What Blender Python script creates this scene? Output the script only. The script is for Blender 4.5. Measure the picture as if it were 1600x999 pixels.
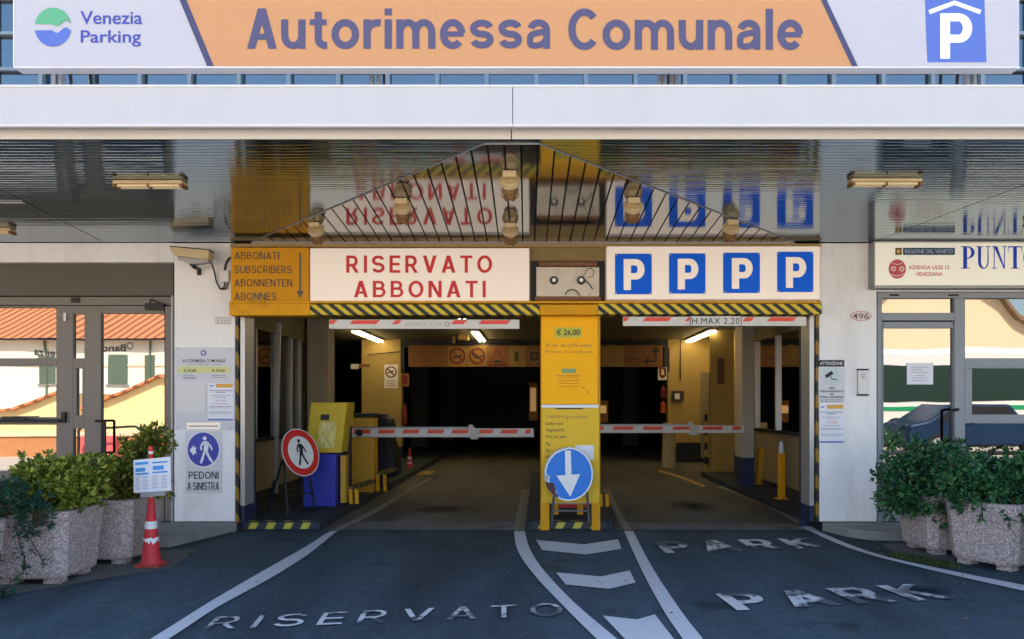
import bpy, bmesh, math, random
from mathutils import Vector, Matrix
random.seed(7)
R = math.radians
C = bpy.context.scene.collection
SC = bpy.context.scene
for o in list(bpy.data.objects):
    bpy.data.objects.remove(o)

# ------------------------------------------------------------------ camera, light, exposure
CAM_Z = 1.414          # eye height
D0 = 8.571             # camera to facade plane (facade at y = 0, street towards -y)
FPX = 1200.0           # focal length in pixels of the 1600 px wide photograph
VX, VY = 838.0, 632.0  # vanishing point of the depth direction
cam = bpy.data.objects.new('camera', bpy.data.cameras.new('camera'))
C.objects.link(cam)
cam.location = (0, -D0, CAM_Z)
cam.rotation_euler = (R(90), 0, 0)
cam.data.sensor_width = 36
cam.data.lens = 36 * FPX / 1600
cam.data.shift_x = -(VX - 800) / 1600
cam.data.shift_y = (VY - 499.5) / 1600
cam.data.clip_end = 2000
SC.camera = cam

SUN_EL, SUN_AZ = R(50), R(14)
w = bpy.data.worlds.new('World'); SC.world = w; w.use_nodes = True
nt = w.node_tree
sky = nt.nodes.new('ShaderNodeTexSky'); sky.sky_type = 'NISHITA'; sky.sun_disc = False
sky.sun_elevation = SUN_EL; sky.sun_rotation = SUN_AZ; sky.air_density = 1.0; sky.dust_density = 2.0; sky.ozone_density = 0.6
bg = nt.nodes['Background']; bg.inputs[1].default_value = 0.15
nt.links.new(sky.outputs[0], bg.inputs[0])
sl = bpy.data.lights.new('sun', 'SUN'); sl.energy = 5.0; sl.angle = R(0.5); sl.color = (1, .93, .82)
so = bpy.data.objects.new('sun', sl); C.objects.link(so)
sd = Vector((math.sin(SUN_AZ) * math.cos(SUN_EL), math.cos(SUN_AZ) * math.cos(SUN_EL), math.sin(SUN_EL)))
so.rotation_euler = sd.to_track_quat('Z', 'Y').to_euler()
so.location = (0, 30, 40)
SC.view_settings.view_transform = 'Standard'
SC.view_settings.look = 'None'
SC.view_settings.exposure = 1.9
SC.view_settings.gamma = 1

# ------------------------------------------------------------------ helpers
def X(px, d): return (px - VX) * d / FPX
def Z(py, d): return CAM_Z - (py - VY) * d / FPX
def GD(py, z=0.0): return (CAM_Z - z) * FPX / (py - VY)       # camera distance of a ground point
def G(px, py, z=0.0):                                          # point of the ground (or of a raised floor)
    d = GD(py, z)
    return Vector((X(px, d), d - D0, z))
def Fp(px, py, y=0.0):                                         # point of an upright plane at depth y
    d = D0 + y
    return Vector((X(px, d), y, Z(py, d)))

def lin(h):
    c = [int(h[i:i + 2], 16) / 255 for i in (0, 2, 4)]
    return tuple((v / 12.92 if v <= .04045 else ((v + .055) / 1.055) ** 2.4) for v in c) + (1,)

MATS = {}
def mat(name, col, rough=.5, metal=0.0, var=.10, scale=6.0, bump=0.0, bscale=60.0, emit=0.0, spec=.3, dirt=0.0, dirtcol=(.05, .04, .03, 1), stretch=(1, 1, 1)):
    if name in MATS: return MATS[name]
    if isinstance(col, str): col = lin(col)
    if len(col) == 3: col = tuple(col) + (1,)
    m = bpy.data.materials.new(name); m.use_nodes = True
    n, l = m.node_tree.nodes, m.node_tree.links
    b = n['Principled BSDF']
    b.inputs['Roughness'].default_value = rough
    b.inputs['Metallic'].default_value = metal
    b.inputs['Specular IOR Level'].default_value = spec
    tc = n.new('ShaderNodeTexCoord')
    mp = n.new('ShaderNodeMapping'); mp.inputs['Scale'].default_value = stretch
    l.new(tc.outputs['Object'], mp.inputs[0])
    noi = n.new('ShaderNodeTexNoise'); noi.inputs['Scale'].default_value = scale; noi.inputs['Detail'].default_value = 6
    noi.inputs['Roughness'].default_value = .62
    l.new(mp.outputs[0], noi.inputs[0])
    mx = n.new('ShaderNodeMix'); mx.data_type = 'RGBA'
    mx.inputs[6].default_value = tuple(c * (1 - var) for c in col[:3]) + (1,)
    mx.inputs[7].default_value = tuple(min(1, c * (1 + var)) for c in col[:3]) + (1,)
    l.new(noi.outputs[0], mx.inputs[0])
    out = mx.outputs[2]
    if dirt > 0:
        n2 = n.new('ShaderNodeTexNoise'); n2.inputs['Scale'].default_value = scale * .37; n2.inputs['Detail'].default_value = 9; n2.inputs['Roughness'].default_value = .7
        l.new(mp.outputs[0], n2.inputs[0])
        rp = n.new('ShaderNodeMapRange'); rp.inputs[1].default_value = .5; rp.inputs[2].default_value = .74; rp.inputs[3].default_value = 0; rp.inputs[4].default_value = dirt
        l.new(n2.outputs[0], rp.inputs[0])
        m2 = n.new('ShaderNodeMix'); m2.data_type = 'RGBA'; m2.inputs[7].default_value = tuple(dirtcol[:3]) + (1,)
        l.new(rp.outputs[0], m2.inputs[0]); l.new(out, m2.inputs[6]); out = m2.outputs[2]
    l.new(out, b.inputs['Base Color'])
    if bump > 0:
        n3 = n.new('ShaderNodeTexNoise'); n3.inputs['Scale'].default_value = bscale; n3.inputs['Detail'].default_value = 4
        l.new(mp.outputs[0], n3.inputs[0])
        bp = n.new('ShaderNodeBump'); bp.inputs['Strength'].default_value = bump; bp.inputs['Distance'].default_value = .01
        l.new(n3.outputs[0], bp.inputs['Height']); l.new(bp.outputs[0], b.inputs['Normal'])
    if emit > 0:
        b.inputs['Emission Color'].default_value = col; b.inputs['Emission Strength'].default_value = emit
    MATS[name] = m
    return m

def stripe_mat(name, ca, cb, period, wa, rough=.5, duty=.5):
    """slanted warning stripes: wa = weights of x, y, z"""
    if name in MATS: return MATS[name]
    m = mat(name, ca, rough)
    n, l = m.node_tree.nodes, m.node_tree.links
    b = n['Principled BSDF']
    tc = [q for q in n if q.type == 'TEX_COORD'][0]
    dp = n.new('ShaderNodeVectorMath'); dp.operation = 'DOT_PRODUCT'; dp.inputs[1].default_value = tuple(v / period for v in wa)
    l.new(tc.outputs['Object'], dp.inputs[0])
    fr = n.new('ShaderNodeMath'); fr.operation = 'FRACT'; l.new(dp.outputs['Value'], fr.inputs[0])
    gt = n.new('ShaderNodeMath'); gt.operation = 'GREATER_THAN'; gt.inputs[1].default_value = duty; l.new(fr.outputs[0], gt.inputs[0])
    mx = n.new('ShaderNodeMix'); mx.data_type = 'RGBA'
    old = b.inputs['Base Color'].links[0].from_socket
    l.new(old, mx.inputs[6]); mx.inputs[7].default_value = lin(cb) if isinstance(cb, str) else tuple(cb[:3]) + (1,)
    l.new(gt.outputs[0], mx.inputs[0]); l.new(mx.outputs[2], b.inputs['Base Color'])
    return m

def glass_mat(name, tint, refl, wave=0.0, wscale=2.0, glosscol=(1, 1, 1, 1)):
    if name in MATS: return MATS[name]
    m = bpy.data.materials.new(name); m.use_nodes = True
    n, l = m.node_tree.nodes, m.node_tree.links
    n.remove(n['Principled BSDF'])
    tr = n.new('ShaderNodeBsdfTransparent'); tr.inputs[0].default_value = tint
    gl = n.new('ShaderNodeBsdfGlossy'); gl.inputs['Roughness'].default_value = .004; gl.inputs['Color'].default_value = glosscol
    mx = n.new('ShaderNodeMixShader')
    lw = n.new('ShaderNodeLayerWeight'); lw.inputs[0].default_value = .15
    mr = n.new('ShaderNodeMapRange'); mr.inputs[3].default_value = refl; mr.inputs[4].default_value = 1
    l.new(lw.outputs['Fresnel'], mr.inputs[0]); l.new(mr.outputs[0], mx.inputs[0])
    l.new(tr.outputs[0], mx.inputs[1]); l.new(gl.outputs[0], mx.inputs[2])
    l.new(mx.outputs[0], n['Material Output'].inputs[0])
    if wave > 0:
        tc = n.new('ShaderNodeTexCoord'); no = n.new('ShaderNodeTexNoise'); no.inputs['Scale'].default_value = wscale; no.inputs['Detail'].default_value = 1
        l.new(tc.outputs['Object'], no.inputs[0])
        bp = n.new('ShaderNodeBump'); bp.inputs['Strength'].default_value = 1; bp.inputs['Distance'].default_value = wave
        l.new(no.outputs[0], bp.inputs['Height']); l.new(bp.outputs[0], gl.inputs['Normal'])
    MATS[name] = m
    return m

ORG = {}
def tag(o, label=None, cat=None, group=None, kind=None):
    if label: o['label'] = label
    if cat: o['category'] = cat
    if group: o['group'] = group
    if kind: o['kind'] = kind
    return o

def thing(name, label, cat, loc=(0, 0, 0), rot=(0, 0, 0), group=None, local=False):
    o = bpy.data.objects.new(name, None); o.empty_display_size = .2
    C.objects.link(o); o.location = loc; o.rotation_euler = rot
    ORG[o] = Vector((0, 0, 0)) if local else Vector(loc)
    return tag(o, label, cat, group)

class MB:
    def __init__(s): s.v = []; s.f = []; s.mi = []; s.m = 0; s.st = []
    def add(s, vs, fs):
        k = len(s.v); s.st.append((k, len(s.f))); s.v += [Vector(p) for p in vs]
        for f in fs: s.f.append([k + i for i in f]); s.mi.append(s.m)
        return s
    def box(s, x0, x1, y0, y1, z0, z1):
        return s.add([(x, y, z) for z in (z0, z1) for y in (y0, y1) for x in (x0, x1)],
                     [(0, 1, 3, 2), (4, 6, 7, 5), (0, 4, 5, 1), (2, 3, 7, 6), (0, 2, 6, 4), (1, 5, 7, 3)])
    def poly(s, pts): return s.add(pts, [tuple(range(len(pts)))])
    def extr(s, a, b):
        n = len(a)
        return s.add(list(a) + list(b), [tuple(range(n))[::-1], tuple(range(n, 2 * n))] + [(i, (i + 1) % n, n + (i + 1) % n, n + i) for i in range(n)])
    def slab(s, pts, v):
        v = Vector(v); return s.extr([Vector(p) for p in pts], [Vector(p) + v for p in pts])
    def strip(s, L, Rr):
        n = len(L)
        return s.add(list(L) + list(Rr), [(i, i + 1, n + i + 1, n + i) for i in range(n - 1)])
    def cyl(s, p0, p1, r0, r1=None, n=16, cap=True):
        r1 = r0 if r1 is None else r1
        p0, p1 = Vector(p0), Vector(p1); q = (p1 - p0).to_track_quat('Z', 'Y')
        vs = []
        for p, r in ((p0, r0), (p1, r1)):
            for i in range(n):
                a = 2 * math.pi * i / n; vs.append(p + q @ Vector((r * math.cos(a), r * math.sin(a), 0)))
        fs = [(i, (i + 1) % n, n + (i + 1) % n, n + i) for i in range(n)]
        if cap: fs += [tuple(range(n))[::-1], tuple(range(n, 2 * n))]
        return s.add(vs, fs)
    def tube(s, pts, r, n=8):
        for a, b in zip(pts[:-1], pts[1:]): s.cyl(a, b, r, r, n)
        return s
    def bar(s, p0, p1, wx, wz):
        p0, p1 = Vector(p0), Vector(p1); q = (p1 - p0).to_track_quat('Z', 'X')
        c = [(-wx / 2, -wz / 2), (wx / 2, -wz / 2), (wx / 2, wz / 2), (-wx / 2, wz / 2)]
        return s.extr([p0 + q @ Vector((a, b, 0)) for a, b in c], [p1 + q @ Vector((a, b, 0)) for a, b in c])
    def lathe(s, base, prof, n=24, sx=1, sy=1):
        base = Vector(base); vs = []; k = len(prof)
        for r, z in prof:
            for i in range(n):
                a = 2 * math.pi * i / n; vs.append(base + Vector((sx * r * math.cos(a), sy * r * math.sin(a), z)))
        fs = []
        for j in range(k - 1):
            for i in range(n): fs.append((j * n + i, j * n + (i + 1) % n, (j + 1) * n + (i + 1) % n, (j + 1) * n + i))
        fs += [tuple(range(n))[::-1], tuple(range((k - 1) * n, k * n))]
        return s.add(vs, fs)
    def flat(s, pts2, fn): return s.add([fn(u, v) for u, v in pts2], [tuple(range(len(pts2)))])
    def ring2(s, cx, cy, r0, r1, fn, n=48):
        vs = []
        for i in range(n):
            a = 2 * math.pi * i / n
            vs += [fn(cx + r0 * math.cos(a), cy + r0 * math.sin(a)), fn(cx + r1 * math.cos(a), cy + r1 * math.sin(a))]
        return s.add(vs, [(2 * i, 2 * i + 1, (2 * i + 3) % (2 * n), (2 * i + 2) % (2 * n)) for i in range(n)])
    def disc2(s, cx, cy, r, fn, n=40):
        return s.flat([(cx + r * math.cos(2 * math.pi * i / n), cy + r * math.sin(2 * math.pi * i / n)) for i in range(n)], fn)
    def stroke2(s, pts, wd, fn, w2=None):
        for (a, b), (c, d) in zip(pts[:-1], pts[1:]):
            L = math.hypot(c - a, d - b) or 1e-6; nx, ny = -(d - b) / L, (c - a) / L
            h0 = wd / 2; h1 = (w2 if w2 is not None else wd) / 2
            s.flat([(a + nx * h0, b + ny * h0), (c + nx * h1, d + ny * h1), (c - nx * h1, d - ny * h1), (a - nx * h0, b - ny * h0)], fn)
        return s
    def each(s, name, material, parent=None, **k):
        """one object for every connected piece"""
        st = s.st + [(len(s.v), len(s.f))]; out = []
        for (v0, f0), (v1, f1) in zip(st[:-1], st[1:]):
            q = MB(); q.add(s.v[v0:v1], [[i - v0 for i in f] for f in s.f[f0:f1]]); out.append(q.build(name, material, parent, **k))
        return out
    def build(s, name, material, parent=None, local=False, bevel=0, smooth=False, label=None):
        off = Vector((0, 0, 0))
        if parent is not None and not local: off = ORG.get(parent, Vector((0, 0, 0)))
        elif parent is None and not local:
            xs = [p.x for p in s.v]; ys = [p.y for p in s.v]; zs = [p.z for p in s.v]
            off = Vector(((min(xs) + max(xs)) / 2, (min(ys) + max(ys)) / 2, min(zs)))
        me = bpy.data.meshes.new(name)
        me.from_pydata([p - off for p in s.v], [], s.f)
        mats = material if isinstance(material, (list, tuple)) else [material]
        for m in mats: me.materials.append(m)
        for p, i in zip(me.polygons, s.mi): p.material_index = i
        bm = bmesh.new(); bm.from_mesh(me); bmesh.ops.recalc_face_normals(bm, faces=bm.faces); bm.to_mesh(me); bm.free()
        if smooth:
            for p in me.polygons: p.use_smooth = True
            try: me.set_sharp_from_angle(angle=R(35))
            except Exception: pass
        o = bpy.data.objects.new(name, me); C.objects.link(o)
        if parent is not None: o.parent = parent
        else: o.location = off
        ORG[o] = off
        if bevel:
            b = o.modifiers.new('bevel', 'BEVEL'); b.width = bevel; b.segments = 2; b.limit_method = 'ANGLE'; b.angle_limit = R(40)
        if label: o['label'] = label
        return o

TXT = {}
def text2(s, bold=0.0, space=1.0):
    """outline of a text in a unit box: points and faces"""
    k = (s, bold, space)
    if k in TXT: return TXT[k]
    cu = bpy.data.curves.new('t', 'FONT'); cu.body = s; cu.size = 1; cu.offset = bold; cu.space_character = space; cu.resolution_u = 5
    ob = bpy.data.objects.new('t', cu); C.objects.link(ob)
    dg = bpy.context.evaluated_depsgraph_get(); dg.update()
    me = ob.evaluated_get(dg).to_mesh()
    vs = [(v.co.x, v.co.y) for v in me.vertices]; fs = [tuple(p.vertices) for p in me.polygons]
    ob.evaluated_get(dg).to_mesh_clear()
    bpy.data.objects.remove(ob); bpy.data.curves.remove(cu)
    xa, xb = min(v[0] for v in vs), max(v[0] for v in vs); ya, yb = min(v[1] for v in vs), max(v[1] for v in vs)
    TXT[k] = ([((x - xa) / (xb - xa), (y - ya) / (yb - ya)) for x, y in vs], fs)
    return TXT[k]
def put(mb, s, fn, u0, u1, v0, v1, bold=0.0, space=1.0):
    vs, fs = text2(s, bold, space)
    return mb.add([fn(u0 + (u1 - u0) * a, v0 + (v1 - v0) * b) for a, b in vs], fs)
def pl(y):                       # upright plane at depth y, addressed by photo coordinates of that depth
    d = D0 + y
    return lambda px, py: Vector((X(px, d), y, Z(py, d)))
def text_px(parent, s, px0, py0, px1, py1, y, m, bold=0.0, space=1.0, name='lettering'):
    mb = MB(); put(mb, s, pl(y), px0, px1, py1, py0, bold, space)
    return mb.build(name, m, parent)
def boxpx(mb, px0, py0, px1, py1, y0, y1, d=None):
    """box whose front face (at y0) covers a photo rectangle"""
    d = D0 + y0
    return mb.box(X(px0, d), X(px1, d), y0, y1, Z(py1, d), Z(py0, d))
def children(o): return [c for c in C.objects if c.parent is o]
def dup(root, loc, rot=None, label=None):
    r = root.copy(); C.objects.link(r); r.location = loc
    if rot is not None: r.rotation_euler = rot
    if label: r['label'] = label
    for ch in children(root):
        c = ch.copy(); C.objects.link(c); c.parent = r
        for g in children(ch):
            e = g.copy(); C.objects.link(e); e.parent = c
    return r
def struct(mb, name, m, **k):
    o = mb.build(name, m, **k); o['kind'] = 'structure'; return o

# grotesque stroke lettering: centre lines turned into flat strips, cap height 1
def _path(pts, w_):
    L, Rr = [], []
    n = len(pts)
    for i in range(n):
        a = pts[max(0, i - 1)]; b = pts[min(n - 1, i + 1)]
        dx, dy = b[0] - a[0], b[1] - a[1]; q = math.hypot(dx, dy) or 1e-6
        k = 1.0
        if 0 < i < n - 1:
            d1 = (pts[i][0] - a[0], pts[i][1] - a[1]); q1 = math.hypot(*d1) or 1e-6
            k = 1 / max(.6, (d1[0] * dx + d1[1] * dy) / q1 / q)
        nx, ny = -dy / q * w_ / 2 * k, dx / q * w_ / 2 * k
        L.append((pts[i][0] + nx, pts[i][1] + ny)); Rr.append((pts[i][0] - nx, pts[i][1] - ny))
    return ('strip', L, Rr)
def _arc(cx, cy, rx, ry, a0, a1, n=16): return [(cx + rx * math.cos(R(a0 + (a1 - a0) * i / n)), cy + ry * math.sin(R(a0 + (a1 - a0) * i / n))) for i in range(n + 1)]
def _cr(P, k=7):
    out = []; Q = [P[0]] + list(P) + [P[-1]]
    for i in range(1, len(Q) - 2):
        for j in range(k):
            t = j / k
            out.append(tuple(.5 * (2 * Q[i][c] + (Q[i + 1][c] - Q[i - 1][c]) * t + (2 * Q[i - 1][c] - 5 * Q[i][c] + 4 * Q[i + 1][c] - Q[i + 2][c]) * t * t + (3 * Q[i][c] - Q[i - 1][c] - 3 * Q[i + 1][c] + Q[i + 2][c]) * t ** 3) for c in (0, 1)))
    return out + [tuple(P[-1])]
def glyph(ch, w_):
    h = w_ / 2; s = w_ * 1.12; X_ = .73
    rect = lambda x0, y0, x1, y1: ('poly', [(x0, y0), (x1, y0), (x1, y1), (x0, y1)])
    quad = lambda *p: ('poly', list(p))
    stem = lambda x, y0=0, y1=1: rect(x, y0, x + w_, y1)
    if ch == 'I': return w_, [stem(0)]
    if ch == 'l': return w_, [stem(0)]
    if ch == 'i': return w_, [stem(0, 0, X_), rect(0, 1 - w_ * .95, w_, 1)]
    if ch == 'A':
        W = .74; m = W / 2; return W, [quad((0, 0), (s, 0), (m + s * .5, 1), (m - s * .5, 1)), quad((W - s, 0), (W, 0), (m + s * .5, 1), (m - s * .5, 1)), rect(.17, .22, W - .17, .22 + w_ * .85)]
    if ch == 'V':
        W = .74; m = W / 2; return W, [quad((0, 1), (s, 1), (m + s * .5, 0), (m - s * .5, 0)), quad((W - s, 1), (W, 1), (m + s * .5, 0), (m - s * .5, 0))]
    if ch == 'N': W = .70; return W, [stem(0), stem(W - w_), quad((0, 1), (s, 1), (W, 0), (W - s, 0))]
    if ch == 'T': W = .64; return W, [rect(0, 1 - w_ * .92, W, 1), stem(W / 2 - h, 0, 1 - w_ * .5)]
    if ch == 'E': W = .58; return W, [stem(0)] + [rect(h, y, W * q, y + w_ * .9) for y, q in ((0, 1), (.5 - h * .9, .93), (1 - w_ * .9, 1))]
    if ch == 'O': return .80, [_path(_arc(.40, .5, .40 - h, .5 - h * .9, 0, 360, 40), w_)]
    if ch == 'C': return .74, [_path(_arc(.40, .5, .40 - h, .5 - h * .9, 42, 318, 34), w_)]
    if ch == 'D': W = .70; return W, [stem(0), _path([(h, 1 - h * .9), (.30, 1 - h * .9)] + _arc(.30, .5, W - .30 - h, .5 - h * .9, 88, -88, 20) + [(.30, h * .9), (h, h * .9)], w_)]
    if ch in 'PR':
        W = .64 if ch == 'P' else .68; c = .36; lo = .44; r = (1 - h - lo) / 2
        bowl = _path([(h, 1 - h * .95), (c, 1 - h * .95)] + _arc(c, lo + r, .62 - c - h, r, 86, -86, 14) + [(c, lo), (h, lo)], w_ * .95)
        return W, [stem(0), bowl] + ([quad((.24, .44), (.24 + s, .44), (W, 0), (W - s, 0))] if ch == 'R' else [])
    if ch == 'B':
        W = .68; r1 = (1 - h - .53) / 2; r2 = (.53 - h) / 2
        return W, [stem(0), _path([(h, 1 - h * .95), (.36, 1 - h * .95)] + _arc(.36, .53 + r1, .62 - .36 - h, r1, 86, -86, 14) + [(.36, .53), (h, .53)], w_ * .9), _path([(h, .53), (.38, .53)] + _arc(.38, h + r2, W - .38 - h, r2, 86, -86, 14) + [(.38, h), (h, h)], w_ * .9)]
    if ch == 'S': W = .68; r = (1 - w_) / 4; return W, [_path(_arc(W / 2, 1 - h - r, W / 2 - h, r, 18, 262, 24) + _arc(W / 2, h + r, W / 2 - h, r, 82, -162, 24), w_)]
    if ch == 'U': W = .68; return W, [_path([(h, 1), (h, .34)] + _arc(W / 2, .34, W / 2 - h, .34 - h * .9, 180, 360, 18) + [(W - h, .34), (W - h, 1)], w_)]
    if ch == 'K': W = .70; return W, [stem(0), quad((h, .40), (h, .62), (W - s * 1.05, 1), (W, 1)), quad((.20, .50), (.33, .62), (W, 0), (W - s * 1.1, 0))]
    if ch == 'o': W = .69; return W, [_path(_arc(W / 2, X_ / 2, W / 2 - h, X_ / 2 - h * .9, 0, 360, 40), w_)]
    def arch(x0, x1):
        cx, rx = (x0 + x1) / 2, (x1 - x0 - w_) / 2; cy = .40; ry = X_ - h * .9 - cy
        return _path([(x1 - h, 0), (x1 - h, cy - .02)] + _arc(cx, cy, rx, ry, 0, 168, 22), w_ * .98)
    if ch == 'n': W = .61; return W, [stem(0, 0, X_), arch(0, W)]
    if ch == 'm': W = .98; return W, [stem(0, 0, X_), arch(0, .49 + h), arch(.49 - h, W)]
    if ch == 'u':
        W = .61; k, a_ = glyph('n', w_); out = []
        for t in a_: out.append((t[0],) + tuple([(W - x, X_ - y) for x, y in q] for q in t[1:]))
        return W, out
    if ch == 'r': return .42, [stem(0, 0, X_), _path(_arc(.37, .40, .37 - h, X_ - h * .9 - .40, 168, 78, 14), w_ * .98)]
    if ch == 't': return .43, [_path([(.12 + h, .92), (.12 + h, .26)] + _arc(.12 + h + .17, .26, .17, .26 - h * .92, 185, 268, 10) + [(.43, h * .92)], w_), rect(0, X_ - w_ * .80, .42, X_)]
    if ch == 'e': W = .64; return W, [_path(_arc(W / 2, X_ / 2, W / 2 - h, X_ / 2 - h * .9, 4, 318, 36), w_), rect(h, X_ * .41, W - h * .5, X_ * .41 + w_ * .74)]
    if ch == 's': W = .60; r = (X_ - w_) / 4; return W, [_path(_arc(W / 2, X_ - h - r, W / 2 - h, r, 14, 262, 22) + _arc(W / 2, h + r, W / 2 - h, r, 82, -166, 22), w_ * .94)]
    if ch == 'a': W = .61; k = W - h - .02; return W, [_path([(k, 0), (k, .42)] + _arc(k - .20, .46, .20, X_ - h * .92 - .46, 0, 165, 18), w_ * .96), _path(_cr([(k, .425), (.30, .40), (.12, .34), (h * .95, .21), (.11, .10), (.24, h * .88), (.38, .12), (k, .24)]), w_ * .86)]
    return .3, []
def put2(mb, s, fn, u0, u1, v0, v1, w_=.16, sp=.10, off=(0, -.0004, 0), gap=.30, ghosts=()):
    x = 0; parts = []
    for ci, ch in enumerate(s):
        if ch == ' ': x += gap; continue
        W, g_ = glyph(ch, w_)
        parts += [(x, t, int(ci in ghosts)) for t in g_]; x += W + sp
    tot = x - sp; off = Vector(off); layer = 0
    for x0, t, gm in parts:
        mb.m = gm
        layer = (layer + 1) % 4; o = off * layer
        q = lambda p: fn(u0 + (u1 - u0) * (x0 + p[0]) / tot, v0 + (v1 - v0) * p[1]) + o
        if t[0] == 'poly': mb.poly([q(p) for p in t[1]])
        else: mb.strip([q(p) for p in t[1]], [q(p) for p in t[2]])
    return mb
def text_g(parent, s, px0, py0, px1, py1, y, m, w_=.16, sp=.10, name='lettering'):
    mb = MB(); put2(mb, s, pl(y), px0, px1, py1, py0, w_, sp)
    return mb.build(name, m, parent)

# ------------------------------------------------------------------ materials
PILLAR = mat('pillar_plaster', (.80, .78, .77), .6, var=.06, scale=3, dirt=.34, dirtcol=(.34, .31, .27, 1), bump=.14, bscale=40, stretch=(2.2, 2.2, .55))
FASCIA = mat('fascia_enamel', (.465, .465, .485), .45, var=.05, scale=2.2, dirt=.22, dirtcol=(.30, .30, .31, 1), stretch=(1.6, 1, .45))
DRIP = mat('drip_lip', (.56, .54, .50), .5, var=.05, scale=2)
WHITE = mat('white_paint', (.76, .76, .75), .4, var=.04, scale=4)
SIGNWHITE = mat('sign_white', (.435, .435, .485), .35, var=.02, scale=2)
CREAM = mat('cream_box', (.80, .70, .60), .35, var=.03, scale=3, dirt=.12, dirtcol=(.5, .42, .32, 1), emit=.07)  # weak emission added, lifts the brightness of every face that uses it
SHOPSIGN = mat('shop_sign_face', (.80, .77, .64), .3, var=.03, emit=.07)  # weak emission added to brighten the shop sign face
ORANGE = mat('sign_orange', (.50, .255, .115), .5, var=.02, scale=2)
NAVY = mat('sign_navy', (.055, .058, .13), .5, var=.04)
LETTERBLUE = mat('letter_blue', (.078, .074, .150), .4, var=.04)
LOGOBLUE = mat('logo_blue', (.05, .065, .36), .4, var=.04)
LOGOLIGHT = mat('logo_pale_blue', (.085, .145, .47), .4, var=.04)
LOGOGREEN = mat('logo_green', (.10, .36, .20), .4, var=.04)
REDLET = mat('red_lettering', (.62, .035, .04), .45, var=.15, scale=9)
PBLUE = mat('parking_blue', (.006, .125, .78), .5, var=.08, spec=.12)
YELLOW = mat('yellow_paint', (.66, .31, .012), .55, spec=.12, var=.16, scale=9, dirt=.55, dirtcol=(.16, .075, .02, 1), bump=.15, bscale=30)
YELLOWSIGN = mat('yellow_sign', (.60, .27, .010), .5, spec=.12, var=.06, scale=4, dirt=.15, dirtcol=(.3, .15, .03, 1))
BOARD = mat('board_amber', (.95, .47, .016), .6, var=.04, scale=4, spec=.08)
BOARD2 = mat('board_yellow', (.74, .47, .035), .5, var=.06, scale=4, spec=.15)
CAN = mat('machine_yellow', (.58, .40, .03), .45, var=.10, scale=9, dirt=.4, spec=.15, dirtcol=(.22, .14, .03))
CABINET = mat('cabinet_orange', (.58, .31, .03), .5, var=.1, dirt=.4)
BLUEBOX = mat('machine_blue', (.035, .045, .38), .4, var=.1)
BLACK = mat('black_paint', (.018, .018, .02), .5, var=.2)
DARKTXT = mat('dark_lettering', (.06, .055, .06), .6, var=.1)
GREYTXT = mat('grey_lettering', (.22, .21, .25), .6, var=.1)
FADETXT = mat('faded_lettering', (.33, .20, .08), .6, var=.1)
FRAMEL = mat('bronze_frame', (.175, .155, .135), .45, metal=.1, var=.06, scale=4)
FRAMED = mat('bronze_panel', (.085, .077, .064), .42, metal=.1, var=.10, scale=2)
FRAMER = mat('grey_frame', (.25, .265, .29), .45, metal=.1, var=.06, scale=4)
ALU = mat('aluminium', (.46, .45, .44), .4, metal=.5, var=.08)
ALUD = mat('dull_aluminium', (.30, .30, .30), .45, metal=.4, var=.08)
GLASSL = glass_mat('reflective_glass', (.10, .10, .10, 1), .26, .0016, 1.1)
GLASSR = glass_mat('tinted_glass', (.06, .09, .09, 1), .20, .0026, .9)
GLASSB = glass_mat('booth_glass', (.10, .12, .11, 1), .16, .0006, 1.5)
CURTAIN = glass_mat('curtain_glass', (.05, .08, .12, 1), .35, .001, 1.0, (.42, .52, .58, 1))
DARKROOM = mat('dark_interior', (.03, .03, .03), .8)
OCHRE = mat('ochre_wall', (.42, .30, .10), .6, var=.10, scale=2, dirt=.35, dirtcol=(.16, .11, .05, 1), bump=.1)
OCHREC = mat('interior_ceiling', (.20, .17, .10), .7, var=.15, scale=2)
SKIRT = mat('dark_skirting', (.025, .027, .035), .5, var=.2)
NIGHTBLUE = mat('blue_black_paint', (.02, .03, .075), .5, var=.2)
BOOTHP = mat('booth_panel', (.30, .235, .155), .5, var=.08)
COLUMNP = mat('column_plaster', (.40, .35, .29), .6, var=.08, dirt=.3)
CONC = mat('step_concrete', (.26, .255, .24), .8, var=.15, scale=8, dirt=.4, bump=.3)
HAZX = stripe_mat('hazard_header', (.62, .47, .03), (.03, .025, .02), .131, (1, 0, 1.25), .5)
HAZV = stripe_mat('hazard_upright', (.27, .16, .02), (.03, .025, .025), .30, (1.0, 1, 1), .5)
HAZK = stripe_mat('hazard_kerb', (.50, .42, .05), (.04, .04, .045), .195, (1, 1, -.5), .6, duty=.45)
RED = mat('red_paint', (.62, .03, .025), .4, var=.1)
REDORANGE = mat('reflective_red', (.75, .07, .04), .4, var=.1)
CONE = mat('cone_plastic', (.60, .035, .045), .5, var=.10, scale=12, dirt=.25)
BARW = mat('bar_white', (.62, .60, .56), .45, var=.08, dirt=.25, dirtcol=(.3, .27, .22, 1))
LAMPBODY = mat('lamp_cream', (.55, .43, .24), .45, var=.15, dirt=.4, dirtcol=(.2, .1, .04, 1))
LAMPGLASS = mat('lamp_diffuser', (.70, .58, .36), .2, var=.12, scale=20)
RUST = mat('rusty_metal', (.20, .09, .04), .7, var=.5, scale=14)
RUSTWHITE = mat('stained_white', (.62, .55, .45), .5, var=.1, scale=9, dirt=.75, dirtcol=(.32, .19, .07, 1))
TUBE = mat('lit_tube', (1, .80, .42), .5, var=0, emit=5.5)
EMBER = mat('lit_amber_panel', (1, .62, .25), .5, var=0, emit=.05)
PAPER = mat('paper', (.74, .74, .78), .6, var=.03)
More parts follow.
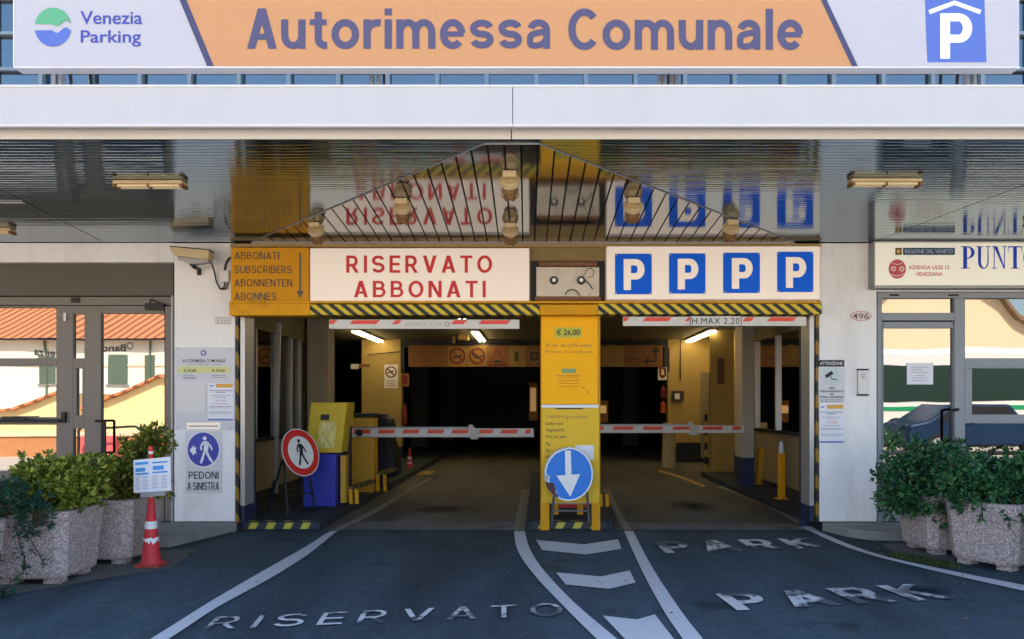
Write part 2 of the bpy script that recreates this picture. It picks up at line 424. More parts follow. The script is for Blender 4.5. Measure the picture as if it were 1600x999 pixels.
PAPER2 = mat('paper_plain', (.66, .64, .63), .6, var=.05, scale=20)
NOTICE = mat('notice_panel', (.58, .58, .62), .4, var=.03)
LIME = mat('lime_band', (.62, .62, .26), .5, var=.05)
TAG = mat('orange_tag', (.68, .36, .06), .5, var=.05)
LOGOINK = mat('blue_ink', (.05, .08, .42), .5, var=.05)
CYAN = mat('cyan_print', (.06, .30, .66), .5, var=.05)
# ------------------------------------------------------------------ ground, paving, lane paint
def asphalt(name, c0, c1, rough=.8):
    m = mat(name, c0, rough, var=.30, scale=7, bump=.55, bscale=170, dirt=.5, dirtcol=tuple(c1) + (1,), spec=.35)
    n, l = m.node_tree.nodes, m.node_tree.links
    b = n['Principled BSDF']
    tc = [q for q in n if q.type == 'TEX_COORD'][0]
    g = n.new('ShaderNodeTexNoise'); g.inputs['Scale'].default_value = 55; g.inputs['Detail'].default_value = 6; g.inputs['Roughness'].default_value = .75
    l.new(tc.outputs['Object'], g.inputs[0])
    mr = n.new('ShaderNodeMapRange'); mr.inputs[1].default_value = .3; mr.inputs[2].default_value = .7; mr.inputs[3].default_value = .35; mr.inputs[4].default_value = 1.7
    l.new(g.outputs[0], mr.inputs[0])
    old = b.inputs['Base Color'].links[0].from_socket
    v = n.new('ShaderNodeVectorMath'); v.operation = 'SCALE'; l.new(old, v.inputs[0]); l.new(mr.outputs[0], v.inputs['Scale']); l.new(v.outputs[0], b.inputs['Base Color'])
    # broad wear: lighter and darker lengths along the driving direction
    m9 = n.new('ShaderNodeMapping'); m9.inputs['Scale'].default_value = (1.7, .38, 1); l.new(tc.outputs['Object'], m9.inputs[0])
    g9 = n.new('ShaderNodeTexNoise'); g9.inputs['Scale'].default_value = .9; g9.inputs['Detail'].default_value = 7; g9.inputs['Roughness'].default_value = .6; l.new(m9.outputs[0], g9.inputs[0])
    r9 = n.new('ShaderNodeMapRange'); r9.inputs[1].default_value = .3; r9.inputs[2].default_value = .72; r9.inputs[3].default_value = .58; r9.inputs[4].default_value = 1.55; l.new(g9.outputs[0], r9.inputs[0])
    v9 = n.new('ShaderNodeVectorMath'); v9.operation = 'SCALE'; l.new(v.outputs[0], v9.inputs[0]); l.new(r9.outputs[0], v9.inputs['Scale']); v = v9
    # dark oil spots
    s2 = n.new('ShaderNodeTexNoise'); s2.inputs['Scale'].default_value = 1.7; s2.inputs['Detail'].default_value = 3; l.new(tc.outputs['Object'], s2.inputs[0])
    r2 = n.new('ShaderNodeMapRange'); r2.inputs[1].default_value = .64; r2.inputs[2].default_value = .72; r2.inputs[3].default_value = 1; r2.inputs[4].default_value = .55; l.new(s2.outputs[0], r2.inputs[0])
    v2 = n.new('ShaderNodeVectorMath'); v2.operation = 'SCALE'; l.new(v.outputs[0], v2.inputs[0]); l.new(r2.outputs[0], v2.inputs['Scale']); l.new(v2.outputs[0], b.inputs['Base Color'])
    return m
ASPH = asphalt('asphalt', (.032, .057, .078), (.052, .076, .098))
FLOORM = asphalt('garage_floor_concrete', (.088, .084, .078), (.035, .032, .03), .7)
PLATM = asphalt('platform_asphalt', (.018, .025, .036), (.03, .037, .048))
PAVE = mat('plaza_paving', (.52, .45, .37), .8, var=.15, scale=3, bump=.2)  # kept pale and warm so the sunlit sheet bounces light onto the facade
def paint(name, col, wear=.5, sc=7, fade=.3):
    m = mat(name, col, .6, var=.10, scale=12)
    n, l = m.node_tree.nodes, m.node_tree.links
    b = n['Principled BSDF']; tc = [q for q in n if q.type == 'TEX_COORD'][0]
    g = n.new('ShaderNodeTexNoise'); g.inputs['Scale'].default_value = sc; g.inputs['Detail'].default_value = 8; g.inputs['Roughness'].default_value = .72
    l.new(tc.outputs['Object'], g.inputs[0])
    g4 = n.new('ShaderNodeTexNoise'); g4.inputs['Scale'].default_value = 1.6; g4.inputs['Detail'].default_value = 2; l.new(tc.outputs['Object'], g4.inputs[0])
    ad = n.new('ShaderNodeMath'); ad.operation = 'MULTIPLY_ADD'; ad.inputs[1].default_value = fade; l.new(g4.outputs[0], ad.inputs[0]); l.new(g.outputs[0], ad.inputs[2])
    mr = n.new('ShaderNodeMapRange'); mr.inputs[1].default_value = wear + fade * .5; mr.inputs[2].default_value = wear + fade * .5 + .12; mr.inputs[4].default_value = .92; l.new(ad.outputs[0], mr.inputs[0])
    mx = n.new('ShaderNodeMix'); mx.data_type = 'RGBA'; mx.inputs[7].default_value = (.026, .05, .075, 1)
    old = b.inputs['Base Color'].links[0].from_socket
    l.new(old, mx.inputs[6]); l.new(mr.outputs[0], mx.inputs[0]); l.new(mx.outputs[2], b.inputs['Base Color'])
    return m
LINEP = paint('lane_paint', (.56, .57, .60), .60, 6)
LETP = paint('worn_road_paint', (.62, .62, .63), .47, 8, 1.5)
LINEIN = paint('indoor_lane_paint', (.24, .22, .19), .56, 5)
LINEY = paint('yellow_lane_paint', (.42, .27, .06), .6, 5)

g = MB(); g.box(-300, 300, -300, 300, -.3, 0); struct(g, 'ground', ASPH)
g = MB(); g.poly([(-60, -70, .004), (60, -70, .004), (60, -7.0, .004), (-60, -7.0, .004)]); struct(g, 'plaza_paving', PAVE)  # added sheet behind the camera view, near edge set for sun bounce
g = MB(); g.poly([(-9, .02, .004), (9, .02, .004), (9, 39.9, .004), (-9, 39.9, .004)]); struct(g, 'garage_floor', FLOORM)

THR = asphalt('worn_threshold_concrete', (.135, .138, .142), (.06, .06, .06), .75)
for pts in ([(-2.36, .03), (-.16, .03), (-.14, .62), (-.9, .50), (-1.5, .78), (-2.36, .55)], [(1.02, .03), (3.08, .03), (3.02, .42), (2.2, .60), (1.5, .45), (.98, .66)]):
    g = MB(); g.poly([(x, y, .0065) for x, y in pts]); struct(g, 'threshold_slab', THR)
def stain(x, y, rx, ry):
    m = bpy.data.materials.new('oil_stain'); m.use_nodes = True; n, l = m.node_tree.nodes, m.node_tree.links
    b = n['Principled BSDF']; b.inputs['Base Color'].default_value = (.014, .016, .020, 1); b.inputs['Roughness'].default_value = .95; b.inputs['Specular IOR Level'].default_value = 0
    tc = n.new('ShaderNodeTexCoord'); mp = n.new('ShaderNodeMapping'); mp.inputs['Scale'].default_value = (1 / rx, 1 / ry, 1); l.new(tc.outputs['Object'], mp.inputs[0])
    ln = n.new('ShaderNodeVectorMath'); ln.operation = 'LENGTH'; l.new(mp.outputs[0], ln.inputs[0])
    no = n.new('ShaderNodeTexNoise'); no.inputs['Scale'].default_value = 5; no.inputs['Detail'].default_value = 6; l.new(tc.outputs['Object'], no.inputs[0])
    s_ = n.new('ShaderNodeMath'); s_.operation = 'ADD'; l.new(ln.outputs['Value'], s_.inputs[0]); l.new(no.outputs[0], s_.inputs[1])
    mr = n.new('ShaderNodeMapRange'); mr.inputs[1].default_value = .55; mr.inputs[2].default_value = 1.35; mr.inputs[3].default_value = .6; mr.inputs[4].default_value = 0; l.new(s_.outputs[0], mr.inputs[0])
    tr = n.new('ShaderNodeBsdfTransparent'); mx = n.new('ShaderNodeMixShader'); l.new(mr.outputs[0], mx.inputs[0]); l.new(tr.outputs[0], mx.inputs[1]); l.new(b.outputs[0], mx.inputs[2]); l.new(mx.outputs[0], n['Material Output'].inputs[0])
    g = MB(); k = 28; g.poly([(x + rx * math.cos(2 * math.pi * i / k), y + ry * math.sin(2 * math.pi * i / k), .0105) for i in range(k)]); struct(g, 'oil_stain', m)
for px, py, rx, ry in ((1085, 792, .42, .75), (690, 797, .55, .55), (1430, 925, .40, .22)):
    p = G(px, py); stain(p.x, p.y, rx, ry)
def line(name, L, Rr, m, z=.008):
    mb = MB(); mb.strip([G(a, b) + Vector((0, 0, z)) for a, b in L], [G(a, b) + Vector((0, 0, z)) for a, b in Rr])
    return struct(mb, name, m)
def smooth(pts, k=4):
    """Catmull-Rom through photo points"""
    out = []
    P = [pts[0]] + list(pts) + [pts[-1]]
    for i in range(1, len(P) - 2):
        for j in range(k):
            t = j / k
            q = []
            for c in (0, 1):
                p0, p1, p2, p3 = P[i - 1][c], P[i][c], P[i + 1][c], P[i + 2][c]
                q.append(.5 * (2 * p1 + (p2 - p0) * t + (2 * p0 - 5 * p1 + 4 * p2 - p3) * t * t + (3 * p1 - p0 - 3 * p2 + p3) * t ** 3))
            out.append(q)
    return out + [list(pts[-1])]
def curve(name, L, Rr, m): return line(name, smooth(L), smooth(Rr), m)
curve('lane_line', [(110, 1075), (237.5, 999), (325, 944), (400, 900), (475, 857), (508, 836), (518, 831)], [(140, 1075), (265.6, 999), (337, 952), (419, 907), (481, 868), (522, 835), (531, 831)], LINEP)
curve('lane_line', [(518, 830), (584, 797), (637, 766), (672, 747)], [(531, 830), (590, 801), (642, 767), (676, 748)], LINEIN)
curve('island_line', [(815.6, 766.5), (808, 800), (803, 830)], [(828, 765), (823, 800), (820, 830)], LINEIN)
curve('island_line', [(803, 831), (809, 862), (834, 899), (875, 943), (931, 999), (1020, 1080)], [(820, 831), (828, 859), (850, 893), (897, 943), (962.5, 999), (1060, 1080)], LINEP)
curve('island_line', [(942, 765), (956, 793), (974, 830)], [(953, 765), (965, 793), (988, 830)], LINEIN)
curve('island_line', [(975, 831), (1003, 893), (1037, 956), (1066, 999), (1122, 1080)], [(989, 831), (1022, 893), (1066, 959), (1097, 999), (1160, 1080)], LINEP)
curve('lane_line', [(1129, 760.6), (1210, 789), (1268, 822)], [(1120, 761), (1202, 794), (1250, 823)], LINEIN)
curve('lane_line', [(1270, 823), (1285, 834), (1360, 864), (1450, 886), (1600, 916), (1750, 945)], [(1252, 824), (1259, 828), (1322, 856), (1412, 882), (1600, 925), (1750, 957)], LINEP)
curve('yellow_line', [(1031, 735), (1068, 746), (1103, 760)], [(1027, 737), (1063, 748), (1097, 762)], LINEY)
for nm, pts in (('chevron_mark', [(837.5, 845), (912.5, 852), (965.6, 844), (971, 859), (916, 868), (847, 861)]),
                ('chevron_mark', [(869, 896), (939, 902.5), (984, 893), (993, 912), (952, 922), (884, 915)]),
                ('arrow_mark', [(942, 964), (995, 970), (1023, 962), (1062, 1012), (1030, 1045), (975, 999)])):
    mb = MB(); mb.poly([G(a, b) + Vector((0, 0, .008)) for a, b in pts]); struct(mb, nm, LINEP)
GHOSTP = paint('nearly_gone_road_paint', (.50, .50, .51), .40, 9, .8)
def road_text(s, tl, tr, br, bl, bold=.02, space=1.0, name='road_lettering', ghosts=()):
    q = [G(*p) for p in (bl, br, tr, tl)]
    def fn(u, v):
        p = (q[0] * (1 - u) + q[1] * u) * (1 - v) + (q[3] * (1 - u) + q[2] * u) * v
        return p + Vector((0, 0, .009))
    mb = MB(); put2(mb, s, fn, 0, 1, 0, 1, bold, space, (0, 0, .0004), .3, ghosts); return struct(mb, name, [LETP, GHOSTP])
road_text('RISERVATO', (338, 966), (876, 944), (880, 964), (318, 986), .125, .34, ghosts=(0, 1, 6))
road_text('PARK', (1022, 848), (1262, 842), (1294, 857), (1040, 866), .19, .22, ghosts=(0,))
road_text('PARK', (1118, 930), (1430, 914), (1496, 937), (1152, 956), .19, .22, ghosts=(2,))

# raised platforms and the island inside the gate
KZ = .10
def kerbed(name, x0, x1, y0, y1, hz):
    mb = MB(); mb.box(x0, x1, y0, y1, .002, KZ)
    o = struct(mb, name, PLATM, bevel=.012)
    if hz:
        mb = MB(); mb.box(hz[0], hz[1], y0 - .003, y0 - .0005, .018, KZ - .012)
        mb.poly([(hz[0], y0 + .013, KZ + .003), (hz[1], y0 + .013, KZ + .003), (hz[1], y0 + .075, KZ + .003), (hz[0], y0 + .075, KZ + .003)])
        struct(mb, 'kerb_stripes', HAZK)
    return o
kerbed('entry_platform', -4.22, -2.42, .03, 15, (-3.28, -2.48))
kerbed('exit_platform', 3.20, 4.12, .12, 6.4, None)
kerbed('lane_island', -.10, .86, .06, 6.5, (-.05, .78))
# low concrete steps under the two pillars
mb = MB(); a = [(-4.55, -1.12), (-3.61, -1.01), (-3.33, -.02), (-4.55, -.02)]
mb.slab([(x, y, .001) for x, y in a], (0, 0, .10)); struct(mb, 'pavement_step', CONC, bevel=.01)
mb = MB(); a = [(3.18, -.02), (3.30, -.42), (3.48, -.62), (5.4, -.80), (5.4, -.02)]
mb.slab([(x, y, .001) for x, y in a], (0, 0, .10)); struct(mb, 'pavement_step', CONC, bevel=.01)
# gravelly edging under the left planters and moss by the right ones
EDGE = mat('verge_concrete', (.12, .12, .115), .9, var=.25, scale=9, bump=.4)
mb = MB(); a = [(-9, -4.4), (-4.4, -3.6), (-3.5, -2.35), (-3.15, -1.95), (-3.3, -1.1), (-9, -1.1)]
mb.poly([(x, y, .004) for x, y in a]); struct(mb, 'planter_verge', EDGE)
mb = MB(); a = [(3.5, -.8), (9, -.8), (9, -3.4), (4.6, -2.62), (3.75, -1.72), (3.42, -1.2)]
mb.poly([(x, y, .004) for x, y in a]); struct(mb, 'planter_verge', EDGE)

# ------------------------------------------------------------------ the garage building
B = thing('parking_garage', 'public car park building with white canopy, glazed bays and two lane gateway', 'building', (0, 0, 0))
XL0, XL1 = X(272, D0), X(367.5, D0)      # left pillar
XR0, XR1 = X(1280, D0), X(1370, D0)      # right pillar
SZ = 3.214                               # soffit height
PZ0 = .104
mb = MB(); mb.box(XL0, XL1, 0, .35, PZ0, SZ); mb.build('pillar', PILLAR, B, bevel=.008)
mb = MB(); mb.box(XR0, XR1, 0, .35, PZ0, SZ); mb.build('pillar', PILLAR, B, bevel=.008)
# beam above the left bay, wall beyond the bays
mb = MB(); mb.box(-7.6, XL0 - .002, 0, .35, Z(410, D0), SZ); mb.build('bay_beam', PILLAR, B)
mb = MB(); mb.box(-9.5, -7.602, 0, .35, 0, SZ); mb.box(7.602, 9.5, 0, .35, 0, SZ); mb.each('outer_wall', PILLAR, B)
mb = MB(); mb.box(XR1 + .002, 7.6, .03, .35, Z(455, D0), SZ); mb.build('bay_beam', PILLAR, B)
# shell
mb = MB()
mb.box(-9.5, -9.2, .36, 40, 0, 9); mb.box(9.2, 9.5, .36, 40, 0, 9); mb.box(-9.5, 9.5, 40.01, 40.3, 0, 9)
mb.each('side_wall', PILLAR, B)
mb = MB(); mb.box(-9.5, 9.5, .2, 40.3, 9.01, 9.2); mb.build('roof', CONC, B)  # out of view; height chosen so the building's shadow stops short of the plaza
mb = MB(); mb.box(-9.19, 9.19, .36, 40, 3.4, 3.6); mb.build('floor_slab', CONC, B)
mb = MB(); mb.box(-9.19, 9.19, 3, 3.1, 3.61, 9); mb.build('upper_core', DARKROOM, B)
# glazed upper storeys
mb = MB(); mb.poly([(-9.5, .06, 3.6), (9.5, .06, 3.6), (9.5, .06, 9), (-9.5, .06, 9)]); mb.build('curtain_glass', CURTAIN, B)
mb = MB(); z = 3.72
zs = [3.95, 4.35, 4.75, 5.16, 5.56, 5.96, 6.4, 7.0, 7.6, 8.2, 8.8]
for z in zs: mb.box(-9.5, 9.5, 0, .055, z - .018, z + .018)
mb.each('transom', mat('blue_grey_metal', (.22, .27, .30), .4, metal=.2), B)
mb = MB(); x = -9.4
while x < 9.5: mb.box(x - .022, x + .022, -.012, .057, 3.6, 9); x += .553
mb.each('mullion', MATS['blue_grey_metal'], B)

# canopy
YF = 5.217 - D0
CX = 9.3
cz0, cz1 = Z(199, 5.10), Z(132, 5.10)
mb = MB()
mb.box(-CX, X(801, 5.1) - .002, 5.10 - D0, 5.10 - D0 + .05, cz0, cz1); mb.box(X(801, 5.1) + .002, CX, 5.10 - D0, 5.10 - D0 + .05, cz0, cz1)
mb.each('canopy_fascia', FASCIA, B, bevel=.004)
mb = MB(); yq = 5.10 - D0 - .006
for zz in (cz0 + .012, cz1 - .012): mb.box(-CX, CX, yq, yq + .005, zz - .006, zz + .006)
mb.each('fascia_edge_trim', mat('trim_enamel', (.60, .60, .61), .4), B)
mb = MB(); mb.box(-CX, X(799, 5.217) - .003, YF, YF + .05, SZ + .002, Z(201, 5.217) + .03); mb.box(X(799, 5.217) + .003, CX, YF, YF + .05, SZ + .002, Z(201, 5.217) + .03)
mb.each('drip_lip', DRIP, B, bevel=.004)
mb = MB(); mb.box(-CX, CX, 5.155 - D0, -.002, cz1 - .06, cz1 - .03); mb.box(-CX, CX, YF + .055, -.002, SZ + .04, SZ + .06); mb.build('canopy_slab', mat('zinc_deck', (.35, .35, .36), .6), B)

STEEL = mat('polished_strip', (.17, .265, .35), .08, metal=.92, var=.06, scale=1.2, stretch=(.4, 4, 1))
def wavy(m, dist, sc, stretch):
    n, l = m.node_tree.nodes, m.node_tree.links
    tc = [q for q in n if q.type == 'TEX_COORD'][0]
    mp = n.new('ShaderNodeMapping'); mp.inputs['Scale'].default_value = stretch; l.new(tc.outputs['Object'], mp.inputs[0])
    no = n.new('ShaderNodeTexNoise'); no.inputs['Scale'].default_value = sc; no.inputs['Detail'].default_value = 2; l.new(mp.outputs[0], no.inputs[0])
    bp = n.new('ShaderNodeBump'); bp.inputs['Strength'].default_value = 1; bp.inputs['Distance'].default_value = dist
    l.new(no.outputs[0], bp.inputs['Height']); l.new(bp.outputs[0], n['Principled BSDF'].inputs['Normal'])
wavy(STEEL, .0016, 3.0, (.45, 3.5, 1))
STEEL2 = mat('polished_fan_strip', (.25, .27, .285), .07, metal=.92, var=.05, scale=1.2)
wavy(STEEL2, .0010, 2.2, (1.2, 1, 1))
GAP = mat('soffit_gap', (.02, .02, .022), .7)
mb = MB(); mb.poly([(-CX, YF, SZ + .02), (CX, YF, SZ + .02), (CX, -.002, SZ + .02), (-CX, -.002, SZ + .02)]); mb.build('soffit_backing', GAP, B)
# triangular inset: left corner, apex, right corner (x, y)
TL, TA, TB, TR = (-3.16, -.06), (-.36, -3.27), (.02, -3.27), (2.86, -.06)
def tri_x(y):
    if y < TA[1]: return None
    t = (y - TA[1]) / (TL[1] - TA[1])
    return TA[0] + (TL[0] - TA[0]) * t, TB[0] + (TR[0] - TB[0]) * t
strips = MB(); P = .066; rnd = random.Random(3)
y = YF + .003
SEAM_L = lambda yy: -4.8 + (-.07 - yy) / 2.27 * .35
SEAM_R = lambda yy: 3.73 + (-.07 - yy) / 2.2 * .27
while y + P < -.01:
    ya, yb = y + .0035, y + P - .0035
    ta, tb = tri_x(ya), tri_x(yb)
    tilt = rnd.gauss(0, .0034)
    dz = tilt * (yb - ya) / 2
    segs = []
    def seg(a0, a1, b0, b1):
        n = max(1, int((a1 - a0) / .8))
        for i in range(n):
            u0, u1 = i / n, (i + 1) / n
            # slightly bowed lath: three facets across
            for (q0, q1, h0, h1) in ((0, .3, .0004, 0), (.3, .7, 0, 0), (.7, 1, 0, .0004)):
                def pt(u, q, h):
                    xx = (a0 + (a1 - a0) * u) * (1 - q) + (b0 + (b1 - b0) * u) * q
                    return (xx, ya + (yb - ya) * q, SZ + dz * (2 * q - 1) + h)
                strips.add([pt(u0, q0, h0), pt(u1, q0, h0), pt(u1, q1, h1), pt(u0, q1, h1)], [(0, 1, 2, 3)])
    la, lb = SEAM_L(ya), SEAM_L(yb); ra, rb = SEAM_R(ya), SEAM_R(yb)
    e = .006
    seg(-CX, la - e, -CX, lb - e); seg(ra + e, CX, rb + e, CX)
    if tb is None: seg(la + e, ra - e, lb + e, rb - e)
    else:
        if ta is None: ta = ((TA[0] + TB[0]) / 2,) * 2
        seg(la + e, ta[0] - .01, lb + e, tb[0] - .01); seg(ta[1] + .01, ra - e, tb[1] + .01, rb - e)
    y += P
strips.build('soffit_strips', STEEL, B)
# fan of wide strips running towards the wall
fan = MB(); n = 46
wall = [TL[0] + (TR[0] - TL[0]) * i / n for i in range(n + 1)]
def fan_x(k, y):                       # joint k at depth y (joints lean slightly outwards)
    xw = wall[k]; return xw + (xw * -.10 + .03) * (-.06 - y) / 3.2
def hyp(k):                            # where the joint meets the sloping edge
    lo, hi = TA[1], TL[1]
    for _ in range(40):
        m_ = (lo + hi) / 2; a, b = tri_x(m_); xx = fan_x(k, m_)
        if a <= xx <= b: hi = m_
        else: lo = m_
    return hi
for k in range(n):
    y0, y1 = hyp(k), hyp(k + 1)
    g_ = .007
    pts = [(fan_x(k, TL[1]) + g_, TL[1]), (fan_x(k + 1, TL[1]) - g_, TL[1]), (fan_x(k + 1, y1) - g_, y1), (fan_x(k, y0) + g_, y0)]
    tl = rnd.gauss(0, .0012)
    zc = [SZ - .003 - tl * .06, SZ - .003 + tl * .06, SZ - .003 + tl * .06, SZ - .003 - tl * .06]
    fan.add([(p[0], p[1], z_) for p, z_ in zip(pts, zc)], [(0, 1, 2, 3)])
fan.build('soffit_fan', STEEL2, B)
mb = MB()
for a, b in ((TL, TA), (TB, TR), (TA, TB)):
    mb.bar((a[0], a[1], SZ - .004), (b[0], b[1], SZ - .003), .008, .006)
mb.bar((TL[0], -.05, SZ - .006), (TR[0], -.05, SZ - .006), .02, .012)
mb.each('soffit_trim', ALUD, B)
mb = MB(); d6 = 2160 / (632 - 316)
mb.box(-8, X(38, d6), d6 - D0 - .02, d6 - D0 + .02, SZ - .012, SZ - .004); mb.build('soffit_trim', ALU, B)

# ---- left glazed bay
YL = .16
def frame_bay(parent, y, th, solids, m, name):
    mb = MB()
    for a in solids: boxpx(mb, a[0], a[1], a[2], a[3], y + (a[4] if len(a) > 4 else 0), y + th)
    return mb.build(name, m, parent, bevel=.004)
mb = MB(); boxpx(mb, -220, 412, 270.5, 462, .10, .2); mb.build('bay_panel', FRAMED, B)
mb = MB(); boxpx(mb, -220, 464, 268, 477, YL, YL + .08); boxpx(mb, 258, 479, 270, 836, YL - .06, YL + .08); mb.build('door_surround', FRAMEL, B, bevel=.004)
ld = frame_bay(B, YL + .012, .06, [(-220, 478, 88, 481), (88, 478, 114, 832), (132, 478, 157.5, 832), (114, 478, 132, 491, .001), (114, 560, 132, 576, .001), (114, 649, 132, 670, .001), (114, 712, 132, 832, .001),
                              (157.5, 478, 257, 490, .001), (157.5, 738, 257, 832, .001), (-220, 560, 88, 572, .001), (-220, 652, 88, 664, .001), (-220, 736, 88, 832, .001),
                              (114, 576, 119.5, 649, .002), (128.5, 576, 132, 649, .002)], FRAMEL, 'glazed_door')
def pane(px0, py0, px1, py1, y, m, parent, name='pane'):
    mb = MB(); f = pl(y); mb.poly([f(px0, py1), f(px1, py1), f(px1, py0), f(px0, py0)]); return mb.build(name, m, parent)
yg = YL + .045
for r in ((-220, 481, 88, 560), (-220, 572, 88, 652), (-220, 664, 88, 736), (114, 491, 132, 560), (119.5, 576, 128.5, 649), (114, 670, 132, 712), (157.5, 490, 257, 738)):
    pane(*r, yg, GLASSL, ld)
mb = MB(); d = D0 + YL
f = pl(YL - .05); mb.tube([pl(YL)(150, 658), f(150, 658), f(164, 658), f(164, 709), f(153, 709), pl(YL)(153, 709)], .014, 10); mb.build('handle', BLACK, ld, smooth=True)
mb = MB(); boxpx(mb, -40, 655, 92, 660, YL - .06, YL - .03); boxpx(mb, 2, 651, 40, 657, YL - .075, YL - .062); boxpx(mb, 95, 644, 101, 661, YL - .03, YL + .01); mb.build('push_bar', BLACK, ld, bevel=.005)
mb = MB(); boxpx(mb, 226, 474, 256, 484, YL - .05, YL + .008); mb.tube([pl(YL - .04)(234, 474), pl(YL - .08)(236, 468), pl(YL - .04)(254, 476)], .008); mb.build('door_closer', BLACK, ld)
mb = MB(); boxpx(mb, 111, 465, 123, 473, YL - .02, YL - .002); mb.build('sensor', BLACK, ld)
mb = MB(); boxpx(mb, 99, 489, 103, 502, YL - .01, YL + .011); mb.build('hinge', ALU, ld)
# thin white edge pipe down the pillar side
mb = MB(); mb.cyl((XL0 - .03, .02, .0), (XL0 - .03, .02, Z(462, D0)), .016); mb.build('edge_pipe', ALUD, B, smooth=True)
mb = MB(); mb.box(-9.19, -4.25, 1.6, 1.7, 0, 3.39); mb.box(4.15, 9.19, 1.6, 1.7, 0, 3.39); mb.box(-4.27, -4.25, .36, 1.6, 0, 3.39); mb.box(4.13, 4.15, .36, 1.6, 0, 3.39); mb.each('lobby_wall', DARKROOM, B)

# ---- right glazed bay
YR = .10
mb = MB(); boxpx(mb, 1371, 457, 1800, 466, YR, YR + .1); boxpx(mb, 1371, 466, 1378, 838, YR, YR + .08); boxpx(mb, 1491.5, 466, 1508, 838, YR + .001, YR + .08)
boxpx(mb, 1378, 489, 1491.5, 501, YR + .002, YR + .08); boxpx(mb, 1508, 560, 1800, 576, YR + .002, YR + .08); boxpx(mb, 1508, 648, 1800, 662, YR + .002, YR + .08)
boxpx(mb, 1508, 576, 1519, 648, YR - .005, YR + .08); boxpx(mb, 1508, 718, 1800, 838, YR + .002, YR + .08); boxpx(mb, 1660, 466, 1676, 838, YR - .001, YR + .08)
mb.build('door_surround', FRAMER, B, bevel=.004)
mb = MB(); boxpx(mb, 1390, 460, 1405, 463, YR - .003, YR); boxpx(mb, 1482, 460, 1498, 463, YR - .003, YR); boxpx(mb, 1516, 661, 1524, 664, YR - .004, YR + .001); mb.each('vent_slot', BLACK, B)
rd = frame_bay(B, YR + .02, .05, [(1378.5, 503, 1380.5, 836), (1489, 503, 1491, 836), (1380.5, 503, 1489, 513, .001), (1380.5, 722, 1489, 836, .001)], FRAMER, 'glazed_door')
pane(1380.5, 513, 1489, 722, YR + .05, GLASSR, rd)
for r in ((1378, 466, 1491.5, 489), (1508, 466, 1660, 560), (1519, 576, 1660, 648), (1508, 662, 1660, 718), (1676, 466, 1800, 560), (1676, 576, 1800, 648)):
    pane(*r, YR + .05, GLASSR, B, 'window_pane')
mb = MB(); f = pl(YR - .05); mb.tube([pl(YR)(1497, 640), f(1497, 640), f(1486, 642), f(1486, 690), f(1498, 690), pl(YR)(1498, 690)], .016, 10); mb.build('handle', BLACK, rd, smooth=True)

# ---- gateway: uprights with warning stripes
for (a, b, gx0, gx1) in ((XL1 + .002, XL1 + .038, XL1 + .05, XL1 + .10), (XR0 - .038, XR0 - .002, XR0 - .10, XR0 - .05)):
    mb = MB(); mb.box(a, b, -.004, .30, .10, 2.43); mb.build('corner_guard', HAZV, B)
    mb = MB(); mb.box(gx0, gx1, .02, .30, .28, 2.43); mb.build('guard_rail_post', ALU, B)
    mb = MB(); mb.box(min(a, gx0), max(b, gx1), .31, .36, .0, 2.43); mb.build('gate_jamb', NIGHTBLUE, B)
    mb = MB(); mb.box(gx0 + .003, gx1 - .003, .025, .28, .10, .278); mb.build('guard_foot', NIGHTBLUE, B)
# header above the two lanes
YH = -.10
hx0, hx1 = X(360, D0 + YH), X(1283, D0 + YH)
hz0 = Z(492, D0 - .2)
mb = MB(); mb.box(hx0 + .01, hx1 - .01, -.015, .30, hz0 + .012, SZ - .012); mb.build('gate_header', mat('dull_header', (.24, .17, .06), .6, var=.2, dirt=.5), B)
mb = MB(); boxpx(mb, 360, 381, 1283, 386, -.05, -.016); mb.build('header_top_rail', mat('brass_rail', (.34, .22, .08), .5, var=.2), B)
yl = -.20
mb = MB(); boxpx(mb, 358, 474, 484, 493, yl, -.016); boxpx(mb, 843.5, 476, 934.5, 492, yl, -.016); mb.each('header_ledge', YELLOW, B, bevel=.006)
mb = MB(); boxpx(mb, 484.5, 476, 843, 492, yl + .002, -.017); boxpx(mb, 935, 475, 1284, 491, yl + .002, -.017); mb.each('header_ledge', HAZX, B)
mb = MB(); boxpx(mb, 358, 470.5, 1284, 474, yl - .012, -.0155); mb.build('header_cornice', YELLOW, B, bevel=.004)

# ---- garage hall
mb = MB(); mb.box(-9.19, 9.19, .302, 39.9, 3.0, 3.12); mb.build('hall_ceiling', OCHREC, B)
YB = 10.13
mb = MB(); mb.box(-4.25, X(627, D0 + YB), YB, YB + .25, .38, 2.998); mb.box(X(1044, D0 + YB), 4.25, YB, YB + .25, .38, 2.998); mb.each('hall_back_wall', OCHRE, B)
mb = MB(); mb.box(-4.25, X(627, D0 + YB), YB + .002, YB + .24, 0, .378); mb.box(X(1044, D0 + YB), 4.25, YB + .002, YB + .24, 0, .378); mb.each('skirting_band', SKIRT, B)
mb = MB(); mb.box(X(626, D0 + YB), X(1043, D0 + YB), YB - .02, YB + .25, Z(574, D0 + YB) + .48, 2.997); mb.build('inner_lintel', BLACK, B)
mb = MB(); mb.box(X(626, D0 + YB), X(632, D0 + YB), YB - .015, YB + .2, 2.2, Z(574, D0 + YB) + .478); mb.box(X(1038, D0 + YB), X(1046, D0 + YB), YB - .015, YB + .2, 2.2, Z(574, D0 + YB) + .478); mb.each('inner_lintel_end', BLACK, B)
mb = MB(); mb.box(4.26, 4.4, 5.5, YB - .002, .42, 2.998); mb.build('hall_side_wall', OCHRE, B)
mb = MB(); mb.box(4.262, 4.39, 5.51, YB - .003, .005, .418); mb.each('skirting_band', SKIRT, B)
